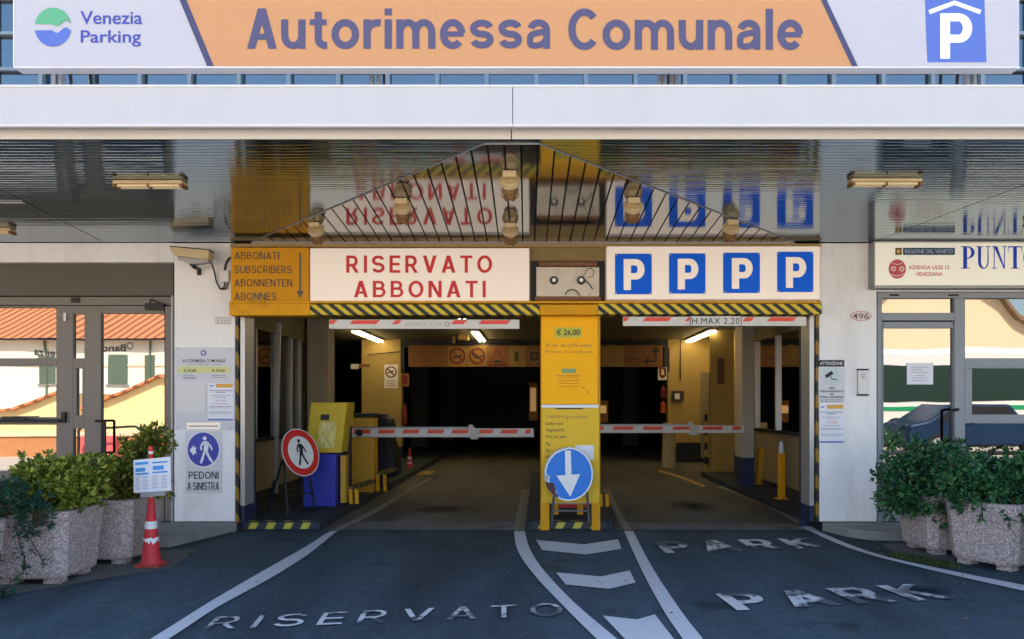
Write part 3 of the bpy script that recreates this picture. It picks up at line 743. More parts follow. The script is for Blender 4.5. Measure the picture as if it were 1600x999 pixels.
mb = MB(); mb.box(-4.40, -4.26, 5.82, 6.6, .005, 2.998); mb.build('hall_side_wall', OCHRE, B)
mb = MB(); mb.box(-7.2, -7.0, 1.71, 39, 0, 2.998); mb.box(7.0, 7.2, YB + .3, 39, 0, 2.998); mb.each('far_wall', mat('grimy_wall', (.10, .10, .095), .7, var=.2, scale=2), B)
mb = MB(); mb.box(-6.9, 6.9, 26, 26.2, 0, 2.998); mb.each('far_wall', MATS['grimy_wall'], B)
# columns
for (a, b, y0) in ((X(1160, 12.3), X(1178, 12.3), 3.73),):
    mb = MB(); mb.box(a, b, y0, y0 + .45, .56, 2.997); col = mb.build('column', COLUMNP, B)
    mb = MB(); mb.box(a - .004, b + .004, y0 - .004, y0 + .454, .1, .558); mb.build('column_base', NIGHTBLUE, col)
mb = MB(); mb.box(X(480, 13.9), X(512, 13.9), 5.33, 5.8, .1, 2.997); mb.build('column', COLUMNP, B)
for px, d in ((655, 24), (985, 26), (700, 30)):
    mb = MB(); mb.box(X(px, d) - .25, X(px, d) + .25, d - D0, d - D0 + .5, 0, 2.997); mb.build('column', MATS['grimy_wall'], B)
# far room doorway
mb = MB(); dd = 34.1; 
mb.box(X(655, dd), X(700, dd), dd - D0, dd - D0 + .04, 0, 2.1); mb.build('service_door', mat('dull_door', (.06, .065, .07), .6), B)
mb = MB(); boxpx(mb, 1095, 582, 1110, 716, YB - .03, YB - .001); mb.build('service_door', mat('grey_door', (.24, .20, .13), .5), B)
mb = MB(); boxpx(mb, 1108, 584, 1112, 608, YB - .06, YB - .031); boxpx(mb, 1108, 612, 1112, 650, YB - .06, YB - .031); mb.each('door_edge', BLACK, B)
# yellow pilaster with the old poster
mb = MB(); boxpx(mb, 1112, 516, 1147, 742, YB - 2.6, YB - 2.4); mb.build('pilaster', OCHRE, B)
# conduits, cables and ducts under the ceiling
mb = MB(); 
mb.cyl((-4.1, YB - .06, 2.62), (-3.0, YB - .06, 2.72), .012); mb.cyl((-1.9, YB - .3, 2.9), (2.9, YB - .3, 2.9), .03); mb.cyl((.9, 6.5, 2.93), (.9, 25, 2.93), .05); mb.cyl((3.5, YB - .05, 2.0), (3.5, YB - .05, 2.99), .012)
mb.each('conduit', BLACK, B)
mb = MB(); boxpx(mb, 716, 514, 731, 531, YB - 1.2, YB - .9); boxpx(mb, 707, 508, 711, 536, YB - 1, YB - .94); mb.each('duct', mat('ochre_duct', (.35, .22, .05), .5), B)

# ---- booths either side of the lanes
def booth(name, label, xg, dirn, sill, y0, y1, mull, thick):
    t = thing(name, label, 'booth', (xg, (y0 + y1) / 2, KZ))
    def bx(m, a, b, *r): m.box(min(a, b), max(a, b), *r); return m
    mb = MB(); bx(mb, xg, xg + dirn * .06, y0, y1, KZ + .002, sill - .05); 
    mb.build('lower_panel', BOOTHP, t)
    mb = MB(); q = y0 + .4
    while q < y1: bx(mb, xg - dirn * .004, xg - dirn * .001, q - .008, q + .008, KZ + .004, sill - .052); q += .62
    mb.each('panel_joint', ALUD, t)
    mb = MB(); bx(mb, xg - dirn * .05, xg + dirn * .08, y0, y1, sill - .048, sill); mb.build('sill', BLACK, t)
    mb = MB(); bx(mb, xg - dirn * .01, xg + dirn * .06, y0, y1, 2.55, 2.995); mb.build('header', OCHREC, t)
    mb = MB(); mb.poly([(xg + dirn * .03, y0, sill), (xg + dirn * .03, y1, sill), (xg + dirn * .03, y1, 2.55), (xg + dirn * .03, y0, 2.55)]); mb.build('window_glass', GLASSB, t)
    mb = MB()
    for m_, w_ in mull: bx(mb, xg - dirn * .02, xg + dirn * .05, m_ - w_, m_ + w_, sill, 2.549)
    mb.each('mullion', ALU, t, bevel=.004)
    mb = MB(); bx(mb, xg + dirn * 1.0, xg + dirn * 1.05, y0, y1, KZ, 2.99); mb.box(min(xg, xg + dirn * 1.05), max(xg, xg + dirn * 1.05), y1 + .002, y1 + .05, KZ, 2.99); bx(mb, xg + dirn * .1, xg + dirn * .99, y0, y1, KZ, KZ + .02)
    mb.build('inner_wall', mat('booth_inside', (.06, .06, .055), .7), t)
    return t
booth('glazed_booth', 'long glazed attendant booth behind the no pedestrians sign on the entry side', -4.2, -1, .90, 1.75, 5.30, ((1.78, .03), (2.93, .02), (3.84, .05), (4.59, .03), (5.08, .03)), 1)
booth('glazed_booth', 'dark glazed booth behind the two yellow bollards at the exit lane', 3.97, 1, .985, 1.75, 5.4, ((1.78, .03), (2.93, .025), (4.13, .025), (5.35, .04)), 1)
# ------------------------------------------------------------------ rooftop sign
YS = 5.35 - D0
RS = thing('rooftop_sign', 'long white and orange sign standing above the canopy, reading Autorimessa Comunale', 'sign', (X(808, 5.35), YS, Z(104, 5.35)))
zt = -26
mb = MB(); boxpx(mb, 22, zt, 1593, 104, YS, YS + .09); mb.build('panel', SIGNWHITE, RS, bevel=.004)
mb = MB(); boxpx(mb, 20.5, zt, 21.8, 105, YS - .004, YS + .1); boxpx(mb, 20.5, 104.3, 1594, 106, YS - .004, YS + .1); mb.build('edge_frame', WHITE, RS)
s1, s2, s3 = pl(YS - .002), pl(YS - .004), pl(YS - .006)
mb = MB(); mb.poly([s1(283 - 11, zt), s1(1287 - 13, zt), s1(1338, 103.6), s1(331, 103.6)]); mb.build('orange_field', ORANGE, RS)
mb = MB(); mb.poly([s2(281 - 11.5, zt), s2(292 - 11.5, zt), s2(334, 103.5), s2(323.5, 103.5)]); mb.poly([s2(1284 - 13.5, zt), s2(1293 - 13.5, zt), s2(1340.5, 103.5), s2(1331, 103.5)]); mb.each('navy_stripe', NAVY, RS)
text_g(RS, 'Autorimessa', 386, 13.5, 861, 76.5, YS - .005, LETTERBLUE, .180, .11)
text_g(RS, 'Comunale', 888, 14, 1255, 78, YS - .005, LETTERBLUE, .180, .11)
text_px(RS, 'Venezia', 125.5, 17.5, 222, 38, YS - .004, LOGOBLUE, .008)
text_px(RS, 'Parking', 126, 47.5, 220, 73, YS - .004, LOGOBLUE, .008)
# emblem: two halves of a disc parted by a wave
def arc(cx, cy, rx, ry, a0, a1, n=24): return [(cx + rx * math.cos(R(a0 + (a1 - a0) * i / n)), cy + ry * math.sin(R(a0 + (a1 - a0) * i / n))) for i in range(n + 1)]
top = [(54.5, 37.5)] + arc(82.5, 42.5, 28.5, 30.5, 190, 350) + [(110.5, 36.5), (105, 33), (100.5, 33), (95.5, 37), (91, 41), (87, 41), (82, 38)]
bot = [(54.5, 47.5), (81, 47.5), (86, 51), (91, 51.5), (96, 47), (100, 43.2), (104.5, 43), (110.5, 47.5)] + arc(82.5, 42.5, 28.5, 30.5, 10, 170)
mb = MB(); mb.poly([s2(*p) for p in top]); mb.build('emblem_half', LOGOGREEN, RS, label='green upper half of the round emblem')
mb = MB(); mb.poly([s2(*p) for p in bot]); mb.build('emblem_half', LOGOLIGHT, RS, label='blue lower half of the round emblem')
mb = MB(); mb.poly([s1(1444.5, zt + 3), s1(1537.5, zt + 3), s1(1541.5, 97.5), s1(1449, 97.5)]); mb.build('parking_square', LOGOLIGHT, RS)
mb = MB(); mb.strip([s2(1450.5, 16), s2(1491.5, 1), s2(1533.5, 16)], [s2(1453, 22.5), s2(1491.5, 8), s2(1531, 22.5)]); mb.build('roof_symbol', WHITE, RS)
text_g(RS, 'P', 1469, 21, 1521, 92, YS - .004, WHITE, .19)
mb = MB(); boxpx(mb, 676, zt, 676.5, 104, YS - .0035, YS - .003); boxpx(mb, 1150, zt, 1150.5, 104, YS - .0035, YS - .003); mb.each('panel_seam', mat('orange_seam', (.62, .32, .16), .5), RS)
# posts and struts behind it
ztop = Z(132, 5.10) - .03
for px in (84, 93.5, 580, 590.5, 1031, 1038, 1050, 1057, 1512, 1524):
    mb = MB(); d = 5.62; mb.box(X(px - 2.6, d), X(px + 2.6, d), d - D0, d - D0 + .05, ztop, Z(-40, d)); mb.build('post', ALU, RS)
for px, q in ((110, 4), (141, 5), (600, 0), (1044, 0), (1470, -3), (1496, -3)):
    mb = MB(); mb.bar(Vector((X(px + q, 5.5), 5.5 - D0, ztop)), Vector((X(px - q, 5.5), 5.5 - D0, Z(60, 5.5))), .016, .016); mb.build('strut', BLACK, RS)

# ------------------------------------------------------------------ header signs
def sign_box(name, label, cat, rect, y0, y1, m, frame=None):
    d = D0 + y0
    t = thing(name, label, cat, (X((rect[0] + rect[2]) / 2, d), y0, Z(rect[3], d)))
    mb = MB(); boxpx(mb, *rect, y0, y1); mb.build('panel', m, t, bevel=.006)
    return t
y0 = -.16
t = sign_box('direction_sign', 'yellow sign over the lane, four lines from ABBONATI to ABONNES and an arrow', 'sign', (360.5, 387, 482, 471), y0, -.017, YELLOWSIGN)
for s, a, b, c in (('ABBONATI', 366.5, 394, 436), ('SUBSCRIBERS', 366.5, 415.5, 456), ('ABONNENTEN', 366.5, 436.5, 456.5), ('ABONNES', 366.5, 457.5, 432)):
    text_g(t, s, a, b, c, b + 11.5, y0 - .003, DARKTXT, .13, .15)
f = pl(y0 - .003)
mb = MB(); mb.stroke2([(469, 395), (469, 457)], 3.2, f); mb.flat([(463, 455), (475, 455), (469, 467)], f); mb.build('arrow', mat('faded_arrow', (.13, .11, .10), .6), t)
t = sign_box('reserved_sign', 'cream box sign with red letters reading RISERVATO ABBONATI', 'sign', (484.5, 388, 827, 471.5), y0, -.017, CREAM)
text_g(t, 'RISERVATO', 541, 399.5, 769, 426.5, y0 - .003, REDLET, .17, .26)
text_g(t, 'ABBONATI', 553, 439, 759, 465, y0 - .003, REDLET, .17, .26)
t = sign_box('parking_sign', 'cream box sign with four blue P squares above the exit lane', 'sign', (948, 385, 1281, 468), y0, -.017, CREAM)
for k, (a, tp, b, bt) in enumerate(((961, 396.5, 1018.5, 460), (1045.5, 396, 1102.5, 459), (1130, 395, 1187.5, 458), (1214.5, 393.5, 1271, 456.5))):
    mb = MB(); boxpx(mb, a, tp, b, bt, y0 - .008, y0 - .001); pn = mb.build('parking_square', PBLUE, t, bevel=.002)
    f = pl(y0 - .0095); mb = MB()
    for (u, v) in ((a + 2, tp + 2), (b - 2, tp + 2), (a + 2, bt - 2), (b - 2, bt - 2)): mb.disc2(u, v, 1.1, f, 10)
    mb.build('screw', ALU, pn)
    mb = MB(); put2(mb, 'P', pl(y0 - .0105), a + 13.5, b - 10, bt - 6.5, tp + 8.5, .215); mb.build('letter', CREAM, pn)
# flood light box between the signs
t = thing('lamp_box', 'stained white metal box with two round sockets and loose wires between the signs', 'lamp box', (X(887, D0 - .1), -.1, Z(466, D0 - .1)))
mb = MB(); boxpx(mb, 838, 417, 936.5, 463.5, -.11, -.018); mb.build('housing', RUSTWHITE, t, bevel=.012)
mb = MB(); boxpx(mb, 842, 409, 933, 415.5, -.13, -.018); mb.build('top_flange', RUST, t, bevel=.006)
mb = MB(); boxpx(mb, 836, 464.5, 939, 470, -.10, -.018); mb.build('bottom_flange', RUST, t)
for px, py in ((865.5, 438.5), (908, 438.5)):
    f = pl(-.11); p = f(px, py)
    mb = MB(); mb.cyl(p, p + Vector((0, -.03, 0)), .047, .043, 20); s_ = mb.build('socket', BLACK, t, smooth=True)
    mb = MB(); mb.cyl(p + Vector((0, -.031, 0)), p + Vector((0, -.036, 0)), .022, .022, 14); mb.build('cap', WHITE, s_)
f = pl(-.135)
mb = MB(); mb.tube([f(908, 437), f(914, 428), f(917, 421), f(924, 419), f(928, 425), f(926, 432), f(919, 434)], .0035, 6); mb.tube([f(912, 437), f(920, 443), (f(926, 452))], .006, 6)
mb.tube([f(883, 461), f(887, 454.5), f(894, 452.5), f(901, 455), f(906, 462)], .006, 6); mb.build('wire', BLACK, t)
# black sheet put in for the shade of the recess around the lamp box
mb = MB(); boxpx(mb, 829, 408, 945, 470.5, -.017, -.0155); mb.each('recess_shade', BLACK, B)
# shop sign at the right
y0 = -.14; d = D0 + y0
t = thing('shop_sign', 'cream box sign over the right bay with blue serif letters starting PUNT', 'sign', (X(1480, d), y0, Z(448, d)))
mb = MB(); boxpx(mb, 1367.5, 379, 1660, 446, y0, -.002); mb.build('panel', SHOPSIGN, t, bevel=.006)
mb = MB(); boxpx(mb, 1366, 376.5, 1661, 378.6, y0 - .004, -.002); boxpx(mb, 1366, 446.4, 1661, 450.5, y0 - .004, -.002); boxpx(mb, 1365.4, 378.7, 1367.2, 446.3, y0 - .004, -.002); mb.build('frame', ALUD, t)
f = pl(y0 - .003)
def serif(mb, ch, a, b, tp, bt, f):
    w_, h_ = b - a, bt - tp
    P_ = lambda u, v: (a + u * w_, tp + v * h_)
    q = lambda pts: mb.flat([P_(*p) for p in pts], f)
    def serifbar(u0, u1, v): q([(u0, v - .018), (u1, v - .018), (u1, v + .018), (u0, v + .018)])
    if ch == 'P':
        q([(.18, 0), (.46, 0), (.46, 1), (.18, 1)]); serifbar(0, .62, .02); serifbar(0, .64, .98)
        n = 18; o_ = [(.46 + .54 * math.sin(math.pi * i / n), .28 - .28 * math.cos(math.pi * i / n)) for i in range(n + 1)]
        i_ = [(.46 + .29 * math.sin(math.pi * i / n), .28 - .24 * math.cos(math.pi * i / n)) for i in range(n + 1)]
        mb.strip([f(*P_(*p)) for p in o_], [f(*P_(*p)) for p in i_])
    if ch == 'U':
        n = 16; o_ = [(.14, 0)] + [(.50 - .36 * math.cos(math.pi * i / n), .68 + .33 * math.sin(math.pi * i / n)) for i in range(n + 1)] + [(.86, 0)]
        i_ = [(.36, 0)] + [(.56 - .22 * math.cos(math.pi * i / n), .68 + .27 * math.sin(math.pi * i / n)) for i in range(n + 1)] + [(.80, 0)]
        mb.strip([f(*P_(*p)) for p in o_], [f(*P_(*p)) for p in i_]); serifbar(0, .5, .02); serifbar(.66, 1, .02)
    if ch == 'N':
        q([(.12, 0), (.18, 0), (.18, 1), (.12, 1)]); q([(.82, 0), (.88, 0), (.88, 1), (.82, 1)]); q([(.12, 0), (.36, 0), (.88, 1), (.80, 1)]); serifbar(0, .3, .02); serifbar(.68, 1, .02); serifbar(0, .32, .98)
    if ch == 'T':
        q([(.37, 0), (.63, 0), (.63, 1), (.37, 1)]); q([(0, 0), (1, 0), (1, .05), (0, .05)]); q([(0, .05), (.05, .05), (.02, .3), (0, .3)]); q([(.95, .05), (1, .05), (1, .3), (.98, .3)]); serifbar(.2, .8, .98)
    if ch == 'O':
        n = 28; o_ = [(.5 + .5 * math.cos(2 * math.pi * i / n), .5 + .51 * math.sin(2 * math.pi * i / n)) for i in range(n + 1)]
        i_ = [(.5 + .26 * math.cos(2 * math.pi * i / n), .5 + .46 * math.sin(2 * math.pi * i / n)) for i in range(n + 1)]
        mb.strip([f(*P_(*p)) for p in o_], [f(*P_(*p)) for p in i_])
SHOPBLUE = mat('shop_letter_blue', (.012, .055, .50), .4)
for ch, a, b in (('P', 1501, 1523), ('U', 1525, 1548), ('N', 1550, 1573), ('T', 1575, 1597), ('O', 1599, 1624)):
    mb = MB(); serif(mb, ch, a, b, 385, 420, f); mb.build('letter', SHOPBLUE, t)
mb = MB(); boxpx(mb, 1411, 387.5, 1492, 398.5, y0 - .003, y0 - .001); mb.build('banner', mat('teal_banner', (.02, .07, .13), .5), t)
mb = MB(); boxpx(mb, 1399, 387.5, 1409, 398.5, y0 - .003, y0 - .001); mb.build('crest', mat('crest_brown', (.10, .06, .03), .5), t)
mb = MB(); mb.disc2(1404, 393, 3.2, pl(y0 - .004), 16); mb.build('crest_mark', TAG, t)
text_px(t, 'REGIONE DEL VENETO', 1414, 390, 1489, 396, y0 - .004, mat('pale_letters', (.40, .46, .50), .5), .01)
REDSOFT = mat('soft_red_print', (.55, .09, .10), .5, var=.1)
text_px(t, 'AZIENDA ULSS 12', 1419.5, 415, 1483.5, 421, y0 - .003, REDSOFT, .015)
text_px(t, 'VENEZIANA', 1431, 425.5, 1473, 431.5, y0 - .003, REDSOFT, .015)
mb = MB(); mb.flat([(1402 + 13.5 * math.cos(a), 420.5 + 15 * math.sin(a)) for a in [2 * math.pi * i / 32 for i in range(32)]], f); mb.build('round_emblem', REDSOFT, t)
f2 = pl(y0 - .0045); mb = MB(); mb.ring2(1396, 420, 1.5, 4.2, f2, 20); mb.ring2(1409, 420.5, 1.5, 4.2, f2, 20); mb.stroke2([(1391, 429), (1402, 431.5), (1413, 428)], 1.6, f2); mb.stroke2([(1394, 411), (1402, 414), (1410, 411)], 1.3, f2); mb.build('emblem_lines', mat('pale_pink', (.75, .5, .45), .5), t)

# ------------------------------------------------------------------ clearance bars
def clear_bar(label, px0, px1, py0, py1, y, reds, hang):
    d = D0 + y
    t = thing('clearance_bar', label, 'height bar', (X((px0 + px1) / 2, d), y, Z(py1, d)), group='height limit bars hung under the header')
    mb = MB(); boxpx(mb, px0, py0, px1, py1, y, y + .04); mb.build('beam', BARW, t, bevel=.004)
    f = pl(y - .003); hh = py1 - py0
    for a, b in reds:
        mb = MB(); mb.flat([(a, py0 + hh * .5), (a + 6 if a > px0 + 1 else a, py0 + 1), (b + 3, py0 + 1), (b - 3, py0 + hh * .5)], f); mb.build('red_stripe', REDORANGE, t)
    for px in hang:
        mb = MB(); mb.cyl(Vector((X(px, d), y + .02, Z(py0, d) - .004)), Vector((X(px, d), y + .02, hz0 + .011)), .006, n=6); mb.build('hanger', BLACK, t)
    return t
t = clear_bar('white clearance bar with red dashes over the entry lane, faded lettering in its middle', 514, 811.5, 499.5, 514, -.12, ((514.5, 524), (546, 591), (612, 625), (704, 727), (747, 795)), (540, 790))
mb = MB(); mb.ring2(698.5, 507, 2.6, 3.8, pl(-.124), 18); mb.build('ring_mark', GREYTXT, t)
FAINT = mat('ghost_lettering', (.42, .40, .38), .5)
text_px(t, 'H.MAX 2,20', 634, 504, 690, 510.5, -.124, FAINT, -.005)
t = clear_bar('white clearance bar over the exit lane carrying the plate H.MAX 2,20', 973.5, 1260, 495, 509.5, -.12, ((974, 981), (1004, 1047), (1070, 1078), (1160, 1176), (1198, 1242)), (1000, 1235))
mb = MB(); boxpx(mb, 1079, 494, 1158, 509.8, -.135, -.122); pn = mb.build('height_plate', BARW, t)
mb = MB(); 
for r in ((1078.3, 493.4, 1158.7, 494.4), (1078.3, 509.3, 1158.7, 510.3), (1078.3, 494.5, 1079.3, 509.2), (1157.7, 494.5, 1158.7, 509.2)): boxpx(mb, *r, -.138, -.136)
mb.each('plate_edge', BLACK, pn)
mb = MB(); put(mb, 'H.MAX 2,20', pl(-.138), 1081.5, 1155.5, 508, 497, .0, 1.12); mb.build('lettering', BLACK, pn)

# ------------------------------------------------------------------ price board on the island
YP = .02
t = thing('price_board', 'tall amber tariff board on two yellow legs on the lane island, reading 26,00 euro', 'price board', (X(891, D0 + YP), YP, KZ))
mb = MB(); boxpx(mb, 844.5, 493, 858.5, 829, YP, YP + .09); mb.build('leg', YELLOW, t, bevel=.006)
mb = MB(); boxpx(mb, 924.5, 493, 938, 829, YP, YP + .09); mb.build('leg', YELLOW, t, bevel=.006)
mb = MB(); boxpx(mb, 846, 492, 934, 632, YP - .03, YP - .002); up = mb.build('upper_board', BOARD, t, bevel=.004)
mb = MB(); boxpx(mb, 846.5, 638, 936, 786, YP - .025, YP - .002); lo = mb.build('lower_board', BOARD2, t, bevel=.004)
mb = MB(); boxpx(mb, 846, 632.6, 935.5, 637.5, YP - .04, YP - .002); mb.build('divider_strip', WHITE, t)
mb = MB(); boxpx(mb, 869, 637.8, 911, 639.5, YP - .036, YP - .026); mb.build('clip', BLACK, t)
f = pl(YP - .033)
mb = MB(); boxpx(mb, 866.5, 512, 909, 528, YP - .033, YP - .031); mb.build('price_tag', mat('lime_tag', (.50, .50, .05), .5), up)
text_px(up, '€ 26,00', 869.5, 514.5, 906, 525.5, YP - .035, DARKTXT, .02)
mb = MB(); boxpx(mb, 877.5, 576, 900, 583.5, YP - .033, YP - .031); mb.build('price_tag', mat('green_tag', (.30, .42, .12), .5), up)
text_px(up, '€ 19,00', 879.5, 577, 898, 582.5, YP - .035, GREYTXT, .01)
text_px(up, '24 ore  no tariffa oraria', 852, 536.5, 924, 542.5, YP - .033, FADETXT)
text_px(up, '24 hours  no hourly rate', 851, 547.5, 926, 553.5, YP - .033, FADETXT)
mb = MB()
for k, (a, b) in enumerate(((868, 906), (872, 904), (872, 905), (872, 904), (872, 905))): 
    yy = 584.8 + k * 4.8 + (2 if k == 0 else 0); mb.stroke2([(a, yy), (b, yy)], 1.0, f)
mb.stroke2([(908, 605), (913, 608)], 1.6, f); mb.stroke2([(916, 611), (920, 614)], 1.6, f); mb.build('fine_print', mat('rust_print', (.50, .20, .03), .6), up)
f = pl(YP - .028)
for s, a, b, w1 in (('TARIFFA giornaliera', 852.5, 649, 919), ('Daily rate', 852.5, 659.5, 879), ('Tagestarife', 852.5, 669.5, 882), ('Prix par jour', 852.5, 680, 885), ('Par', 853, 691, 861), ('Per', 853, 701, 861), ('Pro', 853, 711, 860)):
    text_px(lo, s, a, b, w1, b + 6.5, YP - .028, FADETXT if w1 > 900 else DARKTXT, 0)
mb = MB(); boxpx(mb, 899, 696, 927.5, 719, YP - .028, YP - .026); mb.build('white_sticker', PAPER, lo)
mb = MB(); boxpx(mb, 859, 776, 924, 788, YP + .03, YP + .06); mb.build('cross_bar', ALUD, t)

# blue arrow sign leaning on the board
t = thing('arrow_sign', 'chipped round blue sign with a white downward arrow leaning on the price board', 'road sign', (X(888, 8.38), -.13, .105))
cx, cy, dd = 888.5, 741, 8.40
yA = dd - D0
def fa(u, v, off=0.0):
    d = dd; p = Vector((X(u, d), yA, Z(v, d))); lean = (p.z - .55) * .10; return p + Vector((0, lean - off, 0))
mb = MB(); n = 48
a = [fa(cx + 38.5 * math.cos(2 * math.pi * i / n), cy + 42 * math.sin(2 * math.pi * i / n)) for i in range(n)]
mb.slab(a, (0, .012, 0)); mb.build('disc', mat('sign_back_grey', (.33, .33, .34), .5, metal=.3), t)
edge = []
rr = random.Random(5)
for i in range(n):
    ang = 2 * math.pi * i / n; k = 1.0
    deg = math.degrees(ang)
    if 120 < deg < 175: k = .80 + .10 * rr.random()          # torn lower left foil
    elif 175 <= deg < 265: k = .955 + .03 * rr.random()
    edge.append((ang, k))
mb = MB(); mb.add([fa(cx + 38 * k * math.cos(q), cy + 41.5 * k * math.sin(q), .002) for q, k in edge], [tuple(range(n))]); mb.build('white_rim', WHITE, t)
mb = MB(); mb.add([fa(cx + 36 * min(1, k + .0) * math.cos(q), cy + 39.2 * k * math.sin(q), .004) for q, k in edge], [tuple(range(n))]); mb.build('blue_face', mat('signal_blue', (.012, .17, .62), .4, var=.06, dirt=.12), t)
mb = MB(); mb.flat([(883, 704.5), (892, 704.5), (893, 742), (883.5, 742)], lambda u, v: fa(u, v, .006)); mb.flat([(869.5, 743.5), (906.5, 741), (891, 776)], lambda u, v: fa(u, v, .006)); mb.build('arrow', WHITE, t)
mb = MB(); mb.flat([(852, 753), (866, 755), (868, 768), (873, 779), (863, 772), (855, 763)], lambda u, v: fa(u, v, .005)); mb.build('bare_patch', mat('maroon_patch', (.09, .03, .035), .6), t)
mb = MB()
for px in (862, 921): mb.bar(Vector((X(px, 8.45), -.10, .105)), Vector((X(px + (6 if px < 888 else -6), 8.45), yA + .02, .62)), .02, .02)
mb.bar(Vector((X(862, 8.45), -.10, .24)), Vector((X(921, 8.45), -.10, .24)), .018, .018); mb.build('stand', mat('stand_grey', (.10, .10, .10), .5), t)

# ------------------------------------------------------------------ barriers
def arm(mb_parent, px0, px1, z0, z1, y, per, first, clamp, flip=False):
    d = D0 + y
    mb = MB(); mb.box(X(px0, d), X(px1, d), y, y + .06, z0, z1); a = mb.build('arm', BARW, mb_parent, bevel=.006)
    f = pl(y - .003); t0, b0 = VY + (CAM_Z - z1) * FPX / d, VY + (CAM_Z - z0) * FPX / d; h = b0 - t0
    x = first
    while x < px1 - 6:
        L = min(x + per * .66, px1 - 6)
        if L > px0 + 4:
            xs = max(x, px0 + 1)
            mb = MB(); mb.flat([(xs, t0 + h * .58), (xs + 2, t0 + h * .12), (L + 2, t0 + h * .12), (L, t0 + h * .58)], f); mb.build('red_stripe', REDORANGE, a)
        x += per
    mb = MB(); mb.box(X(px0, d), X(clamp - 4, d), y + .01, y + .03, z1 + .006, z1 + .022); mb.build('top_rod', ALUD, a)
    mb = MB(); f2 = pl(y - .02); c = clamp
    mb.slab([f2(*p) for p in ((c - 9, t0 - 6), (c - 3, t0 - 6), (c, t0 - 1), (c + 8.5, t0 + 1), (c + 6, b0 + 3), (c - 6, b0 + 3), (c - 7, t0 + 3))], (0, .015, 0)); mb.build('clamp', mat('clamp_grey', (.50, .47, .42), .5), a)
    return a
YBAR = 2.83; d = D0 + YBAR
t = thing('barrier', 'entry lane barrier with orange cabinet and red and white arm down', 'barrier', (X(565, d), YBAR, KZ))
mb = MB(); boxpx(mb, 548, 653, 583, 770, YBAR + .075, YBAR + .42); mb.build('cabinet', CABINET, t, bevel=.01)
mb = MB(); boxpx(mb, 552, 646, 585, 652, YBAR + .08, YBAR + .46); mb.build('cabinet_cap', BLACK, t, bevel=.015)
mb = MB(); mb.cyl(Vector((X(562, d), YBAR - .03, .99)), Vector((X(562, d), YBAR + .07, .99)), .05); mb.build('pivot', BLACK, t)
arm(t, 549, 834, .925, 1.055, YBAR, 38.3, 552, 741)
YBR = 3.7; d = D0 + YBR
t = thing('barrier', 'exit lane barrier arm down, its cabinet half hidden behind the price board', 'barrier', (X(880, d), YBR, KZ))
mb = MB(); boxpx(mb, 862, 668, 905, 760, YBR + .075, YBR + .45); mb.build('cabinet', CABINET, t, bevel=.01)
arm(t, 905, 1163, .955, 1.075, YBR, 46.5, 911, 1084)
# black covered motor, handcart like bulk beside the entry barrier
t = thing('covered_machine', 'bulky machine under a black cover behind the orange barrier cabinet', 'machine', (X(595, 12.6), 4.1, KZ))
mb = MB(); d = 12.6
prof = [(578, 655), (586, 648), (599, 647), (608, 655), (611, 668), (612, 690), (616, 703), (622, 745), (576, 752)]
mb.slab([Vector((X(u, d), d - D0, Z(v, d))) for u, v in prof], (0, .5, 0)); mb.build('cover', mat('black_sheet', (.014, .015, .02), .45, bump=.5, bscale=9), t, bevel=.06, smooth=True)

# ticket machine
YT = 1.25; d = D0 + YT
t = thing('ticket_machine', 'yellow ticket machine with torn paper notice on a blue pedestal', 'ticket machine', (X(505, d), YT, KZ))
mb = MB(); boxpx(mb, 473, 709, 524, 793, YT + .06, YT + .46); mb.build('pedestal', BLUEBOX, t, bevel=.015)
mb = MB()
fr = [Vector((X(u, d), YT + o, Z(v, d))) for u, v, o in ((477, 708, 0), (533, 708, 0), (540, 629, .10), (482, 629, .10))]
bk = [Vector((p.x, YT + .50, p.z)) for p in fr]
mb.extr(fr, bk); mb.build('housing', CAN, t, bevel=.012)
def fm(u, v, off=.004):
    k = (708 - v) / 79; return Vector((X(u, d), YT + .10 * k - off, Z(v, d)))
mb = MB(); mb.flat([(499, 648), (512.5, 648), (512, 657), (498.5, 657)], fm); mb.build('display', BLACK, t)
mb = MB(); 
rr = random.Random(8); gr = [[(498 + 28 * i / 6 - j * .6, 660 + 40 * j / 7) for i in range(7)] for j in range(8)]
vs = [fm(u, v, .006 + rr.random() * .012) for row in gr for u, v in row]
mb.add(vs, [(j * 7 + i, j * 7 + i + 1, (j + 1) * 7 + i + 1, (j + 1) * 7 + i) for j in range(7) for i in range(6)]); mb.build('taped_notice', mat('plastic_sleeve', (.60, .50, .14), .12, var=.1), t)
mb = MB(); boxpx(mb, 532, 712, 540, 786, YT + .2, YT + .46); mb.build('side_post', CABINET, t)
mb = MB(); boxpx(mb, 541.5, 655, 547, 795, YT + .35, YT + .45); mb.build('cable_trunk', BLACK, t)

# low guard frames along the kerb
def guard(label, pxs, py_t, py_b, d, wpx):
    y = d - D0
    t = thing('guard_rail', label, 'guard rail', (X(pxs[0], d), y, KZ), group='low yellow guard rails on the kerb')
    for px in pxs:
        mb = MB(); mb.bar(Vector((X(px, d), y, KZ)), Vector((X(px - 1, d), y, Z(py_t, d))), .045, .045); mb.build('leg', YELLOW, t)
    mb = MB(); mb.bar(Vector((X(pxs[0] - 3, d), y - .01, Z(py_t, d))), Vector((X(wpx, d + 1.0), y + 1.0, Z(py_t, d))), .05, .10); mb.build('rail', stripe_mat('hazard_rail', (.22, .17, .04), (.03, .03, .03), .2, (0, 1, 1), .6), t)
guard('nearer low yellow guard rail beside the ticket machine', (549, 558), 764, 790, 10.15, 582)
guard('farther low guard rail next to the black covered machine', (591, 602), 742, 770, 11.6, 615)
guard('short yellow guard rail on the island behind the price board', (939, 949), 772, 806, 9.9, 930)
